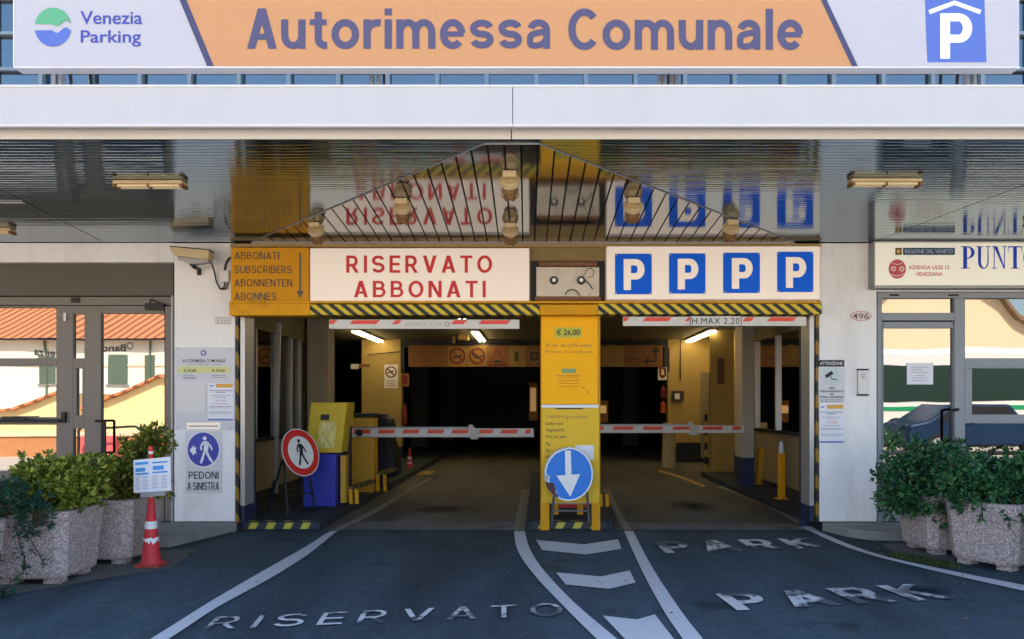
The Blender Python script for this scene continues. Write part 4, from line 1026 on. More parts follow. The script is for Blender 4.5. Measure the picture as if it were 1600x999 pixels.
t = thing('guard_rail', 'low red and yellow frame seen between the legs of the price board', 'guard rail', (X(890, 9.2), .6, KZ))
mb = MB(); mb.box(X(866, 9.2), X(920, 9.2), .6, .64, .18, .22); mb.box(X(866, 9.2), X(920, 9.2), .6, .64, .32, .36); mb.build('rail', RED, t)
for px in (868, 906): 
    mb = MB(); mb.box(X(px, 9.2) - .035, X(px, 9.2) + .035, .57, .598, KZ, .42); mb.build('leg', YELLOW, t)

# no pedestrians sign
LOC = Vector((X(470, 9.3), 9.3 - D0, KZ))
t = thing('pedestrian_sign', 'round red rimmed sign with a black walking figure standing askew on the platform', 'road sign', LOC, (0, 0, R(60)), local=True)
zc = Z(707, 9.3) - KZ
def fs(u, v, off=0.0):          # u, v in metres on the tilted disc
    th = R(-3); uu = u * math.cos(th) - v * math.sin(th); vv = u * math.sin(th) + v * math.cos(th)
    return Vector((uu, -off + .30 * vv, zc + vv))
mb = MB(); n = 48; r = .285
mb.slab([fs(r * math.cos(2 * math.pi * i / n), r * math.sin(2 * math.pi * i / n)) for i in range(n)], (0, .014, 0)); mb.build('disc', mat('sign_back_grey', (.33, .33, .34)), t, local=True)
mb = MB(); mb.ring2(0, 0, .275, .285, lambda u, v: fs(u, v, .002)); mb.build('white_edge', WHITE, t, local=True)
mb = MB(); mb.ring2(0, 0, .195, .275, lambda u, v: fs(u, v, .003)); mb.build('red_rim', RED, t, local=True)
mb = MB(); mb.disc2(0, 0, .195, lambda u, v: fs(u, v, .003)); mb.build('white_face', WHITE, t, local=True)
def walker(mb, fn, s=1.0, mir=1):
    k = lambda pts: [(p[0] * s * mir, p[1] * s) for p in pts]
    mb.disc2(-.01 * s * mir, .155 * s, .026 * s, fn, 18)
    mb.flat(k([(-.035, .115), (.025, .12), (.045, .06), (.03, -.03), (-.03, -.03), (-.02, .05)]), fn)
    mb.stroke2(k([(-.03, .105), (-.062, .045), (-.055, -.0)]), .024 * s, fn); mb.stroke2(k([(.025, .105), (.07, .05), (.088, .0)]), .024 * s, fn)
    mb.stroke2(k([(-.012, -.02), (-.035, -.10), (-.062, -.175)]), .036 * s, fn, .026 * s); mb.stroke2(k([(.014, -.02), (.05, -.10), (.095, -.165)]), .036 * s, fn, .026 * s)
mb = MB(); walker(mb, lambda u, v: fs(u, v, .005), .88); mb.build('figure', BLACK, t, local=True)
mb = MB()
for u in (-.22, .22): mb.bar((u * .8, .10, zc - .08), (u, -.02, 0), .02, .02); mb.bar((u * .8, .12, zc - .08), (u * .9, .36, 0), .018, .018)
mb.bar((-.2, .02, .22), (.2, .02, .22), .016, .016); mb.build('stand', BLACK, t, local=True)

# slim white pole by the booth
t = thing('folding_pole', 'slim white pole on a small foot in front of the entry booth', 'pole', (X(430, 10.8), 2.23, KZ))
mb = MB(); mb.bar((X(431, 10.8), 2.23, KZ + .06), (X(436, 10.8), 2.23, 2.56), .05, .04); mb.build('shaft', ALU, t)
mb = MB(); mb.bar((X(424, 10.8), 2.15, KZ), (X(430, 10.8), 2.23, KZ + .28), .02, .02); mb.bar((X(430, 10.8), 2.23, KZ), (X(430, 10.8), 2.23, KZ + .07), .05, .04); mb.build('foot', BLACK, t)

# bollards
for k, (u, v, top, lean, lab) in enumerate(((1184, 757, 700, 5, 'leaning yellow bollard without a cap beside the exit column'), (1221, 780, 708, 0, 'upright yellow bollard with a pale cap in front of the exit booth'))):
    p = G(u, v, KZ); d = p.y + D0
    t = thing('bollard', lab, 'bollard', p, group='yellow bollards at the exit lane')
    h = Z(top, d)
    mb = MB(); mb.bar(p, Vector((X(u + lean, d), p.y, h)), .085, .085); mb.build('post', YELLOW, t, bevel=.006)
    mb = MB(); mb.box(p.x - .08, p.x + .08, p.y - .07, p.y + .07, KZ + .001, KZ + .012); mb.build('base_plate', YELLOW, t)
    if k == 1:
        mb = MB(); mb.lathe((p.x, p.y, h), [(.036, 0), (.036, .10), (.026, .15), (.01, .165)], 14); mb.build('cap', PAPER2, t, smooth=True)
mb = MB(); p = G(1257, 806, KZ); mb.lathe(p, [(.05, 0), (.05, .03), (.03, .06), (.012, .075)], 12); tag(mb.build('marker_stud', mat('stud_yellow', (.5, .4, .04)), smooth=True), 'small yellow stud at the foot of the right gate upright', 'stud')
# striped slim post in front of the hall wall
dd = 16.2; t = thing('marker_post', 'thin black and yellow marker post by the far exit wall', 'post', (X(1103, dd), dd - D0, .005))
mb = MB(); mb.cyl((X(1103, dd), dd - D0, .005), (X(1103, dd), dd - D0, 1.28), .032, n=12); mb.build('shaft', stripe_mat('hazard_post', (.42, .27, .04), (.015, .015, .015), .30, (0, 0, 1), .5), t, smooth=True)
# ------------------------------------------------------------------ hall signs and equipment
YB2 = YB - .05
t = thing('overhead_sign_board', 'long brown board with prohibition roundels and arrows over the inner gateway', 'sign', (X(834, D0 + YB2), YB2, Z(573, D0 + YB2)))
mb = MB(); boxpx(mb, 638, 540, 1036, 573.5, YB2 - .05, YB2 + .025); mb.build('panel', mat('brown_board', (.16, .062, .012), .5, var=.12, scale=2), t)
sq = mat('ochre_square', (.22, .13, .022), .5, var=.1)
for a, b in ((699.5, 730), (731, 760.5), (795, 822), (940, 975)):
    mb = MB(); boxpx(mb, a, 541, b, 573, YB2 - .055, YB2 - .052); mb.build('sign_square', sq, t)
f = pl(YB2 - .06); f2 = pl(YB2 - .063)
SR = mat('roundel_red', (.15, .014, .012), .5)
for cx, kind in ((714.5, 0), (745.5, 1)):
    mb = MB(); mb.ring2(cx, 556.5, 9.6, 13, f, 32); mb.stroke2([(cx - 8, 549), (cx + 8, 564)], 2.6, f); mb.build('roundel', SR, t)
    mb = MB(); mb.stroke2([(cx - 8, 559), (cx + 8, 556)] if kind == 0 else [(cx - 8, 552), (cx, 560), (cx + 9, 556)], 2.6, f2); mb.build('pictogram', BLACK, t)
mb = MB()
for a, b in (((764, 570), (776.5, 545)), ((776.5, 545), (789, 570)), ((789, 570), (764, 570))): mb.stroke2([a, b], 2.6, f)
mb.build('triangle', SR, t)
mb = MB(); mb.flat([(770, 567), (783, 567), (781, 564), (776.5, 562), (772, 564)], f2); mb.build('pictogram', BLACK, t)
for cx, s in ((807, '8'), (835, '2,2')):
    mb = MB(); mb.ring2(cx, 557, 9.5, 11, f, 32); mb.build('roundel', mat('dull_ring', (.20, .12, .05), .5), t)
    text_px(t, s, cx - (3.5 if len(s) == 1 else 7), 549.5, cx + (3.5 if len(s) == 1 else 7), 565, YB2 - .063, BLACK, .03)
mb = MB(); mb.stroke2([(1025, 563), (1025, 546)], 2.6, f2); mb.stroke2([(1019, 551), (1025, 544.5), (1031, 551)], 2.6, f2); mb.stroke2([(1026, 564.5), (1009, 564.5)], 2.6, f2); mb.stroke2([(1014, 558.5), (1008, 564.5), (1014, 570.5)], 2.6, f2); mb.build('arrow', BLACK, t)
mb = MB(); mb.stroke2([(980, 561), (1000, 560.5)], 1.6, f2); mb.build('fine_print', BLACK, t)
mb = MB(); mb.ring2(957, 551, 11, 12.5, f2, 24); mb.stroke2([(950, 565), (964, 566)], 1.6, f2); mb.build('pictogram', mat('dull_ring', (.20, .12, .05)), t)

def wall_sign(name, label, cat, rect, y, m, th=.012):
    d = D0 + y
    t = thing(name, label, cat, (X((rect[0] + rect[2]) / 2, d), y, Z(rect[3], d)))
    mb = MB(); boxpx(mb, *rect, y - th, y - .001); mb.build('panel', m, t)
    return t
t = wall_sign('no_smoking_sign', 'small white sign with a crossed red roundel on the left ochre wall', 'sign', (600.5, 570, 621.5, 607), YB, PAPER)
f = pl(YB - .015); mb = MB(); mb.ring2(611, 581.5, 7, 9, f, 28); mb.stroke2([(605.5, 576), (616.5, 587)], 2, f); mb.build('roundel', SR, t)
mb = MB(); mb.stroke2([(606, 583), (615, 580)], 2, pl(YB - .017)); mb.build('pictogram', BLACK, t)
mb = MB(); [mb.stroke2([(604, q), (618, q)], 1.3, f) for q in (596, 600, 603)]; mb.build('fine_print', mat('rust_print', (.5, .2, .03)), t)
t = wall_sign('fire_point_sign', 'small red and ochre sign at the left edge of the inner gateway', 'sign', (626, 584, 639, 604), YB - .03, sq)
mb = MB(); f = pl(YB - .045); mb.flat([(628, 586), (637, 586), (637, 600), (628, 600)], f); mb.build('red_field', SR, t)
t = wall_sign('fire_point_sign', 'small red and white sign at the right edge of the inner gateway', 'sign', (1028, 574, 1042, 594), YB - .03, PAPER2)
mb = MB(); f = pl(YB - .045); mb.flat([(1030, 574.5), (1041, 574.5), (1041, 588), (1035, 592), (1030, 588)], f); mb.build('red_field', SR, t)
mb = MB(); mb.flat([(1034, 576), (1037, 578), (1038, 586), (1033, 586)], pl(YB - .047)); mb.build('pictogram', LIME, t)
for lab, r, c in (('dim red fire extinguisher against the left inner gatepost', (627.5, 632, 636.5, 664), SR), ('bright orange extinguisher on the right inner gatepost, under another', (1032, 627, 1040, 645), mat('extinguisher_orange', (.42, .07, .015), .5)), ('orange extinguisher on the right inner gatepost, hung above another', (1032, 603, 1040, 622), SR)):
    d = D0 + YB - .12; t = thing('fire_extinguisher', lab, 'fire extinguisher', (X((r[0] + r[2]) / 2, d), YB - .12, Z(r[3], d)))
    x_ = X((r[0] + r[2]) / 2, d); rad = X(r[2], d) - x_; h = Z(r[1], d) - Z(r[3], d)
    mb = MB(); mb.lathe((x_, YB - .12, Z(r[3], d)), [(rad, 0), (rad, h * .78), (rad * .4, h * .9), (rad * .3, h)], 14); mb.build('cylinder_body', c, t, smooth=True)
    mb = MB(); mb.box(x_ - rad * .5, x_ + rad * .7, YB - .14, YB - .10, Z(r[1], d) + .001, Z(r[1], d) + .03); mb.build('valve', BLACK, t)
t = wall_sign('call_box', 'dark grey call box with a pale screen on the right ochre wall', 'call box', (1051, 611, 1068.5, 627), YB, mat('call_grey', (.05, .05, .055), .5), .10)
mb = MB(); boxpx(mb, 1054.5, 615, 1062, 624, YB - .105, YB - .101); mb.build('screen', PAPER2, t)
t = wall_sign('poster', 'narrow faded poster on the ochre pilaster', 'poster', (1121, 560, 1132, 600), YB - 2.6, mat('faded_poster', (.14, .08, .05), .6, var=.5, scale=9))
# hazard striped low recess and white stub column near the right inner gatepost
t = thing('stub_column', 'short pale round column beside the dark recess under the call box', 'column', (X(1045, 17.2), 17.2 - D0, .005))
mb = MB(); mb.cyl((X(1045, 17.2), 17.2 - D0, .005), (X(1045, 17.2), 17.2 - D0, 1.0), .16, .13, 20); mb.build('shaft', mat('stub_plaster', (.42, .34, .18), .6), t, smooth=True)
t = thing('wall_vent', 'dark wall recess with a black and yellow striped sill under the call box', 'vent', (X(1076, 18.6), YB - .1, .01))
mb = MB(); boxpx(mb, 1057, 692, 1096, 722, YB - .02, YB - .001); mb.build('opening', BLACK, t)
mb = MB(); boxpx(mb, 1057, 723, 1096, 732, YB - .06, YB - .001); mb.build('sill', stripe_mat('hazard_sill', (.42, .32, .05), (.02, .02, .02), .2, (1, 0, 1.2), .6), t)
# left corner: wall camera
t = thing('wall_camera', 'small camera on a rusty arm in the dark left corner of the hall', 'camera', (X(572, 17), 8.4, Z(573, 17)))
d = 17.0; mb = MB(); boxpx(mb, 551, 569, 577, 574, 8.4, 8.46); mb.build('arm', RUST, t)
mb = MB(); boxpx(mb, 548, 569, 559, 577, 8.3, 8.4); mb.build('housing', PAPER2, t)
# small lights at the back
for lab, r, d_ in (('upright lit amber panel behind the inner gateway, left of the price board', (828.5, 606, 837.5, 643), 20.5), ('small lit amber lamp just right of the price board', (937, 634, 947, 646), 19.5)):
    y = d_ - D0; t = thing('lit_panel', lab, 'lamp', (X((r[0] + r[2]) / 2, d_), y, Z(r[3], d_)))
    mb = MB(); boxpx(mb, *r, y, y + .05); mb.each('lamp_face', EMBER, t)
    mb = MB(); boxpx(mb, r[0] - 2, r[1] - 8, r[2] + 3, r[3] + 14, y + .055, y + .10); mb.build('back_plate', mat('amber_plate', (.25, .10, .02), .6), t)

# fluorescent fittings under the hall ceiling
def tube_lamp(label, x, y):
    t = thing('ceiling_tube_lamp', label, 'lamp', (x, y, 3.0), local=True, group='lit tube lamps under the garage ceiling')
    mb = MB(); mb.box(-.09, .09, -.64, .64, -.05, -.001); mb.build('tray', BARW, t, local=True)
    for q in (-.045, .045):
        mb = MB(); mb.cyl((q, -.6, -.075), (q, .6, -.075), .022, n=10); mb.build('tube', TUBE, t, local=True)
    return t
proto = None
for lab, x, y in (('lit tube lamp at the left of the hall ceiling, nearer of two in its row', -3.77, 8.0), ('lit tube lamp at the left of the hall ceiling, farther of two in its row', -3.77, 9.4),
                  ('lit tube lamp above the middle of the entry lane, nearer of two', -1.3, 8.2), ('lit tube lamp above the middle of the entry lane, farther of two', -1.3, 9.5),
                  ('lit tube lamp close to the right ochre wall, nearer of two', 3.68, 8.0), ('lit tube lamp close to the right ochre wall, farther of two', 3.68, 9.4),
                  ('lit tube lamp peeping out under the striped header over the entry lane', -1.3, 4.3), ('lit tube lamp hidden mostly by the header above the exit lane', 2.0, 4.3)):
    if proto is None: proto = tube_lamp(lab, x, y)
    else: dup(proto, (x, y, 3.0), label=lab)

# ------------------------------------------------------------------ lamps under the canopy
def bulkhead(label, px, py):
    t = thing('bulkhead_lamp', label, 'lamp', (0, 0, SZ), local=True, group='caged bulkhead lamps under the canopy')
    mb = MB(); mb.box(-.055, .055, -.09, .03, -.055, -.0005); mb.build('base', LAMPBODY, t, local=True, bevel=.012)
    ax = Vector((0, .74, -.67)); o_ = Vector((0, -.02, -.05))
    mb = MB(); mb.cyl(o_, o_ + ax * .035, .082, .082, 22); mb.cyl(o_ + ax * .0355, o_ + ax * .055, .070, .074, 22); mb.build('collar', LAMPBODY, t, local=True, bevel=.005, smooth=True)
    q = ax.to_track_quat('Z', 'Y')
    mb = MB(); n = 22; prof = [(.056, .056), (.060, .08), (.052, .145), (.038, .168), (.015, .178)]
    vs = [o_ + q @ Vector((r * math.cos(2 * math.pi * i / n), r * math.sin(2 * math.pi * i / n), z)) for r, z in prof for i in range(n)]
    mb.add(vs, [(j * n + i, j * n + (i + 1) % n, (j + 1) * n + (i + 1) % n, (j + 1) * n + i) for j in range(len(prof) - 1) for i in range(n)] + [tuple(range((len(prof) - 1) * n, len(prof) * n))])
    mb.build('glass', AMBERGLASS, t, local=True, smooth=True)
    mb = MB()
    for k in range(4):
        a = math.pi / 4 + k * math.pi / 2
        mb.tube([o_ + q @ Vector((r * math.cos(a), r * math.sin(a), z)) for r, z in ((.068, .05), (.064, .14), (.042, .178), (.0, .186))], .0055, 6)
    for z in (.10, .145): mb.tube([o_ + q @ Vector((.066 * math.cos(2 * math.pi * i / 16), .066 * math.sin(2 * math.pi * i / 16), z)) for i in range(17)], .0045, 6)
    mb.build('cage', RUST, t, local=True)
    return t
AMBERGLASS = mat('amber_glass', (.24, .15, .065), .12, var=.4, scale=14, spec=.6)
proto = None
for lab, px, py in (('caged lamp on the canopy axis, nearer the street than the other one there', 796.5, 270), ('caged lamp on the canopy axis, close above the cream sign', 797.5, 350), ('caged lamp over the word RISERVATO, halfway up the left slope of the fan', 629, 312), ('caged lamp low at the left end of the fan ceiling', 494, 349), ('caged lamp halfway up the right slope of the fan ceiling', 989, 311), ('caged lamp low at the right end of the fan ceiling', 1142, 345)):
    d = 2160 / (632 - py)
    if proto is None: proto = bulkhead(lab, px, py); proto.location = (X(px, d), d - D0, SZ - .004)
    else: dup(proto, (X(px, d), d - D0, SZ - .004), label=lab)
def batten(label):
    t = thing('batten_lamp', label, 'lamp', (0, 0, SZ), local=True, group='unlit batten lamps under the canopy')
    mb = MB(); mb.box(-.28, .28, -.052, .052, -.028, -.001); mb.build('tray', LAMPBODY, t, local=True, bevel=.006)
    for q in (-.028, .028):
        mb = MB(); mb.cyl((-.25, q, -.040), (.25, q, -.040), .013, n=12); mb.build('tube', LAMPGLASS, t, local=True, smooth=True)
    for q in (-.27, .27):
        mb = MB(); mb.box(q - .012, q + .012, -.05, .05, -.055, -.029); mb.build('end_cap', RUST, t, local=True)
    mb = MB(); mb.box(-.008, .008, -.045, .045, -.055, -.029); mb.build('clip', RUST, t, local=True)
    return t
proto = None
for lab, px, py in (('unlit twin tube lamp left of the fan, under the near canopy edge', 235, 284), ('unlit twin tube lamp right of the fan, under the near canopy edge', 1382, 281), ('unlit twin tube lamp cut off by the left frame edge', -22, 358), ('unlit twin tube lamp cut off by the right frame edge', 1648, 345)):
    d = 2160 / (632 - py)
    if proto is None: proto = batten(lab); proto.location = (X(px, d), d - D0, SZ)
    else: dup(proto, (X(px, d), d - D0, SZ), label=lab)

# ------------------------------------------------------------------ things fixed to the pillars
t = wall_sign('tariff_notice', 'grey tariff notice on the left pillar with a lime price band', 'notice', (273.5, 543, 367, 659), -.001, NOTICE)
f = pl(-.015); F2 = -.0165
mb = MB(); mb.ring2(318, 551.5, 2.6, 4.4, f, 20); mb.build('emblem', LOGOINK, t)
text_px(t, 'AUTORIMESSA COMUNALE', 285, 561.5, 352, 566.5, -.015, DARKTXT, .01)
text_px(t, 'tariffe in vigore dal 1 gennaio', 292, 568, 346, 571.5, -.015, GREYTXT)
mb = MB(); boxpx(mb, 276.5, 573, 360, 583, -.0155, -.0145); mb.build('price_band', LIME, t)
text_px(t, '€ 35,00', 287, 577, 306.5, 582, -.018, DARKTXT, .01); text_px(t, '€ 29,00', 331, 577, 351, 582, -.018, DARKTXT, .01)
mb = MB()
for a, b, q in ((286, 304, 586.5), (286, 306, 589.5), (286, 306, 591.5), (331, 352, 586.5), (331, 354, 590)): mb.stroke2([(a, q), (b, q)], 1.0, f)
mb.build('fine_print', GREYTXT, t)
mb = MB(); 
for p in ((278, 545.5), (360, 545.5), (277, 668), (359, 668)): mb.disc2(*p, 1.2, pl(-.0165), 10)
mb.each('screw', ALUD, t)
mb = MB(); boxpx(mb, 273.5, 660, 367, 672, -.012, -.002); mb.build('lower_panel', NOTICE, t)
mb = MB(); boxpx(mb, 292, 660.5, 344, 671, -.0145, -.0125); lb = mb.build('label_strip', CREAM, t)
mb = MB(); mb.stroke2([(295, 666), (341, 666)], 1.8, pl(-.0165)); mb.build('fine_print', GREYTXT, lb)
def sheet(name, label, rect, y, m):
    return wall_sign(name, label, 'notice', rect, y, m, .003)
sheet('paper_sheet', 'blank wrinkled white sheet taped on the tariff notice', (274.5, 597, 321, 646), -.0135, PAPER2)
def info(label, x0, y0, x1, y1, yy):
    t = sheet('paper_sheet', label, (x0, y0, x1, y1), yy, PAPER)
    w_, h_ = x1 - x0, y1 - y0
    f = pl(yy - .0045)
    mb = MB(); mb.flat([(x0 + .30 * w_, y0 + .02 * h_), (x1 - .02 * w_, y0 + .01 * h_), (x1 - .02 * w_, y0 + .11 * h_), (x0 + .36 * w_, y0 + .12 * h_)], f); mb.build('orange_tag', TAG, t)
    mb = MB(); mb.flat([(x0 + .02 * w_, y1 - .05 * h_), (x1 - .01 * w_, y1 - .05 * h_), (x1 - .01 * w_, y1 - .005 * h_), (x0 + .02 * w_, y1 - .005 * h_)], f); mb.stroke2([(x0 + .08 * w_, y0 + .07 * h_), (x0 + .22 * w_, y0 + .07 * h_)], 1.8, f); mb.each('blue_rule', mat('rule_blue', (.14, .18, .50), .5), t)
    mb = MB()
    for q, a, b, k in ((.20, .06, .95, 1.5), (.245, .3, .7, 1.4), (.33, .12, .9, .9), (.38, .3, .7, .9), (.55, .18, .82, .9), (.62, .06, .95, 1.2), (.66, .06, .9, .8), (.77, .06, .95, 1.1), (.82, .06, .9, .8)): mb.stroke2([(x0 + a * w_, y0 + q * h_), (x0 + b * w_, y0 + q * h_)], k, f)
    mb.build('fine_print', mat('grey_violet_print', (.34, .33, .44), .6), t)
    mb = MB(); put(mb, '€ 15,00', f, x0 + .33 * w_, x0 + .72 * w_, y0 + .50 * h_, y0 + .44 * h_); mb.build('lettering', REDSOFT, t)
info('white price sheet with an orange tag on the left pillar notice', 324.5, 599, 364.5, 657.5, -.0135)
t = wall_sign('pedestrian_route_sign', 'white sign with a blue walking roundel reading PEDONI A SINISTRA on the left pillar', 'sign', (290, 674, 346, 771), -.001, mat('route_panel', (.60, .60, .62), .45), .006)
f = pl(-.009); f2 = pl(-.011)
mb = MB(); mb.flat([(317.5 + 26.5 * math.cos(q), 702.5 + 28.5 * math.sin(q)) for q in [2 * math.pi * i / 40 for i in range(40)]], f); mb.build('white_rim', PAPER, t)
mb = MB(); mb.flat([(317.5 + 24.5 * math.cos(q), 702.5 + 26.5 * math.sin(q)) for q in [2 * math.pi * i / 40 for i in range(40)]], f2); mb.build('blue_roundel', mat('roundel_blue', (.035, .055, .36), .4), t)
mb = MB(); f3 = pl(-.013); walker(mb, lambda u, v: f3(321 + u * 118, 703.5 - v * 118), 1.0); mb.build('figure', PAPER, t)
mb = MB(); mb.flat([(296, 704), (303, 695.5), (303, 699.5), (307, 699), (305.5, 704), (307, 709), (303, 708.5), (303, 712.5)], f3); mb.build('arrow', PAPER, t)
text_g(t, 'PEDONI', 294.5, 737, 341.5, 748.5, -.009, DARKTXT, .155, .10); text_g(t, 'A SINISTRA', 292.5, 753.5, 342.5, 766, -.009, DARKTXT, .155, .07)
t = wall_sign('number_plaque', 'worn rectangular number plaque high on the left pillar', 'number plaque', (335, 495.5, 363, 507), -.001, PAPER2, .004)
f = pl(-.007); mb = MB(); [mb.stroke2([(a, 499), (a, 504)], 1.3, f) for a in (341, 347, 352, 357)]; [mb.stroke2(s_, .7, f) for s_ in ([(336, 496.5), (362, 496.5)], [(336, 506), (362, 506)])]; mb.build('worn_digits', GREYTXT, t)
d = D0
t = thing('number_plaque', 'oval plaque with the house number 496 on the right pillar', 'number plaque', (X(1345, d), -.001, Z(502, d)))
mb = MB(); f = pl(-.005); mb.slab([f(1345 + 17 * math.cos(q), 494 + 8.5 * math.sin(q)) for q in [2 * math.pi * i / 36 for i in range(36)]], (0, .004, 0)); mb.build('panel', PAPER2, t)
f = pl(-.007); mb = MB(); n = 40
mb.strip([f(1345 + 16 * math.cos(2 * math.pi * i / n), 494 + 7.7 * math.sin(2 * math.pi * i / n)) for i in range(n + 1)], [f(1345 + 15.2 * math.cos(2 * math.pi * i / n), 494 + 7.0 * math.sin(2 * math.pi * i / n)) for i in range(n + 1)]); mb.build('oval_line', REDSOFT, t)
text_px(t, '496', 1332, 489.5, 1358, 499, -.007, mat('brown_digits', (.22, .10, .08), .6), .01)
t = wall_sign('camera_notice', 'surveillance notice headed ATTENZIONE with a camera picture on the right pillar', 'notice', (1279, 562, 1320, 630), -.001, mat('route_panel', (.6, .6, .62)), .004)
mb = MB(); boxpx(mb, 1279, 563, 1319, 573, -.0075, -.0055); hd = mb.build('header_band', BLACK, t)
text_px(hd, 'ATTENZIONE', 1281.5, 565.5, 1316.5, 570.5, -.009, PAPER, .01)
mb = MB(); f = pl(-.0075); mb.flat([(1286, 575.5), (1311.5, 575.5), (1311.5, 601), (1286, 601)], f); mb.build('picture', mat('pale_blue_print', (.52, .58, .60), .5), t)
f = pl(-.009); mb = MB(); mb.stroke2([(1290, 589), (1301, 582)], 5.5, f); mb.stroke2([(1297, 588), (1301, 593), (1308, 593)], 1.4, f); mb.build('camera_pictogram', BLACK, t)
for s, a, b, q in (('AREA', 1294.5, 1304.5, 605), ('VIDEOSORVEGLIATA', 1280.5, 1318.5, 610), ('PER', 1297, 1302.5, 614.5), ('TUTELA E SICUREZZA', 1280.5, 1318.5, 619)): text_px(t, s, a, q, b, q + 3.2, -.0075, DARKTXT, .02)
mb = MB(); [mb.stroke2([(1282, q), (1317, q)], .9, pl(-.0075)) for q in (625, 627.5)]; mb.build('fine_print', GREYTXT, t)
info('white price sheet with an orange tag on the right pillar', 1279.5, 632, 1318.5, 692.5, -.001)
t = wall_sign('intercom', 'slim silver intercom panel on the right pillar', 'intercom', (1341, 578, 1357, 618), -.001, ALU, .03)
mb = MB(); f = pl(-.032); 
for i in range(3):
    for j in range(3): mb.disc2(1346.5 + i * 2.5, 585 + j * 3, .8, f, 8)
mb.build('speaker_grille', BLACK, t)
mb = MB(); boxpx(mb, 1345.5, 607, 1352.5, 611, -.034, -.0315); mb.build('call_button', PAPER, t)
mb = MB(); boxpx(mb, 1340.5, 576.5, 1357.5, 579, -.035, -.0005); boxpx(mb, 1340.5, 616, 1357.5, 618.5, -.035, -.0005); mb.each('end_bar', BLACK, t)
t = wall_sign('door_notice', 'white paper notice stuck on the right glazed door', 'notice', (1417, 567.5, 1458, 601), YR + .045, PAPER, .003)
mb = MB(); f = pl(YR + .041); [mb.stroke2([(a, q), (b, q)], .9, f) for a, b, q in ((1424, 1450, 574), (1424, 1440, 578), (1423, 1452, 582), (1430, 1445, 587), (1423, 1452, 591), (1426, 1448, 595))]; mb.build('fine_print', mat('grey_violet_print', (.34, .33, .44)), t)

# surveillance camera and its junction box
t = thing('surveillance_camera', 'cream housing camera on a bracket at the top of the left pillar', 'camera', (X(300, D0 - .3), -.3, Z(425, D0 - .3)))
yc = -.30; f = pl(yc)
mb = MB(); mb.slab([f(*p) for p in ((265, 385.5), (326, 391), (326, 403.5), (323, 406), (272, 399.5), (265, 388.5))], (0, .13, 0)); mb.build('housing', LAMPBODY, t, bevel=.006)
mb = MB(); mb.slab([f(*p) for p in ((265, 384), (327, 389.8), (327, 391), (265, 385.6))], (0, .14, 0)); mb.build('sun_shield', BLACK, t)
mb = MB(); mb.slab([pl(yc + .02)(*p) for p in ((277, 401), (325, 407), (325, 410), (300, 413), (277, 405))], (0, .09, 0)); mb.build('tray', ALUD, t)
mb = MB(); mb.tube([pl(yc + .06)(298, 411), pl(yc + .08)(303, 417), pl(-.02)(311, 421), pl(-.02)(311, 430)], .022, 10); mb.build('bracket', BLACK, t)
mb = MB(); mb.tube([pl(-.2)(324, 405), pl(-.12)(331, 412), pl(-.03)(335, 425), pl(-.03)(338, 440), pl(-.03)(344, 452), pl(-.03)(350, 450), pl(-.03)(352, 441)], .009, 8)
mb.tube([pl(-.03)(346, 452), pl(-.03)(353, 452), pl(-.03)(356, 442)], .008, 8); mb.build('cable', BLACK, t)
t = thing('junction_box', 'small white junction box with cables beside the yellow sign', 'junction box', (X(350, D0), -.05, Z(441, D0)))
mb = MB(); boxpx(mb, 343.5, 423, 357, 440.5, -.06, -.001); mb.build('box', PAPER2, t, bevel=.006)
mb = MB(); mb.tube([pl(-.03)(351, 422), pl(-.03)(353, 412), pl(-.03)(357, 405), pl(-.03)(361, 402)], .012, 8); mb.build('cable', BLACK, t)
# ------------------------------------------------------------------ planters and shrubs
def aggregate():
    m = mat('exposed_aggregate', (.44, .385, .37), .85, var=.12, scale=2)
    n, l = m.node_tree.nodes, m.node_tree.links
    b = n['Principled BSDF']; tc = [q for q in n if q.type == 'TEX_COORD'][0]
    v = n.new('ShaderNodeTexVoronoi'); v.inputs['Scale'].default_value = 115; l.new(tc.outputs['Object'], v.inputs[0])
    sp = n.new('ShaderNodeSeparateColor'); l.new(v.outputs['Color'], sp.inputs[0])
    cr = n.new('ShaderNodeValToRGB'); cr.color_ramp.interpolation = 'CONSTANT'
    for i, (p, c) in enumerate(((0, (0.221, 0.169, 0.169)), (.22, (0.442, 0.338, 0.325)), (.45, (0.598, 0.494, 0.468)), (.68, (0.754, 0.676, 0.650)), (.88, (0.325, 0.260, 0.247)))):
        e = cr.color_ramp.elements[i] if i < 2 else cr.color_ramp.elements.new(p)
        e.position = p; e.color = c + (1,)
    l.new(sp.outputs[0], cr.inputs[0])
    mx = n.new('ShaderNodeMix'); mx.data_type = 'RGBA'; mx.inputs[0].default_value = .72
    old = b.inputs['Base Color'].links[0].from_socket
    l.new(old, mx.inputs[6]); l.new(cr.outputs[0], mx.inputs[7]); l.new(mx.outputs[2], b.inputs['Base Color'])
    bp = n.new('ShaderNodeBump'); bp.inputs['Strength'].default_value = .8; bp.inputs['Distance'].default_value = .008; bp.invert = True
    l.new(v.outputs['Distance'], bp.inputs['Height']); l.new(bp.outputs[0], b.inputs['Normal'])
    return m
AGG = aggregate()
SOIL = mat('soil', (.04, .03, .022), .9, bump=.5)
def octo(hw, z, c=.07):
    k = hw - c
    return [Vector(p + (z,)) for p in ((-k, -hw), (k, -hw), (hw, -k), (hw, k), (k, hw), (-k, hw), (-hw, k), (-hw, -k))]
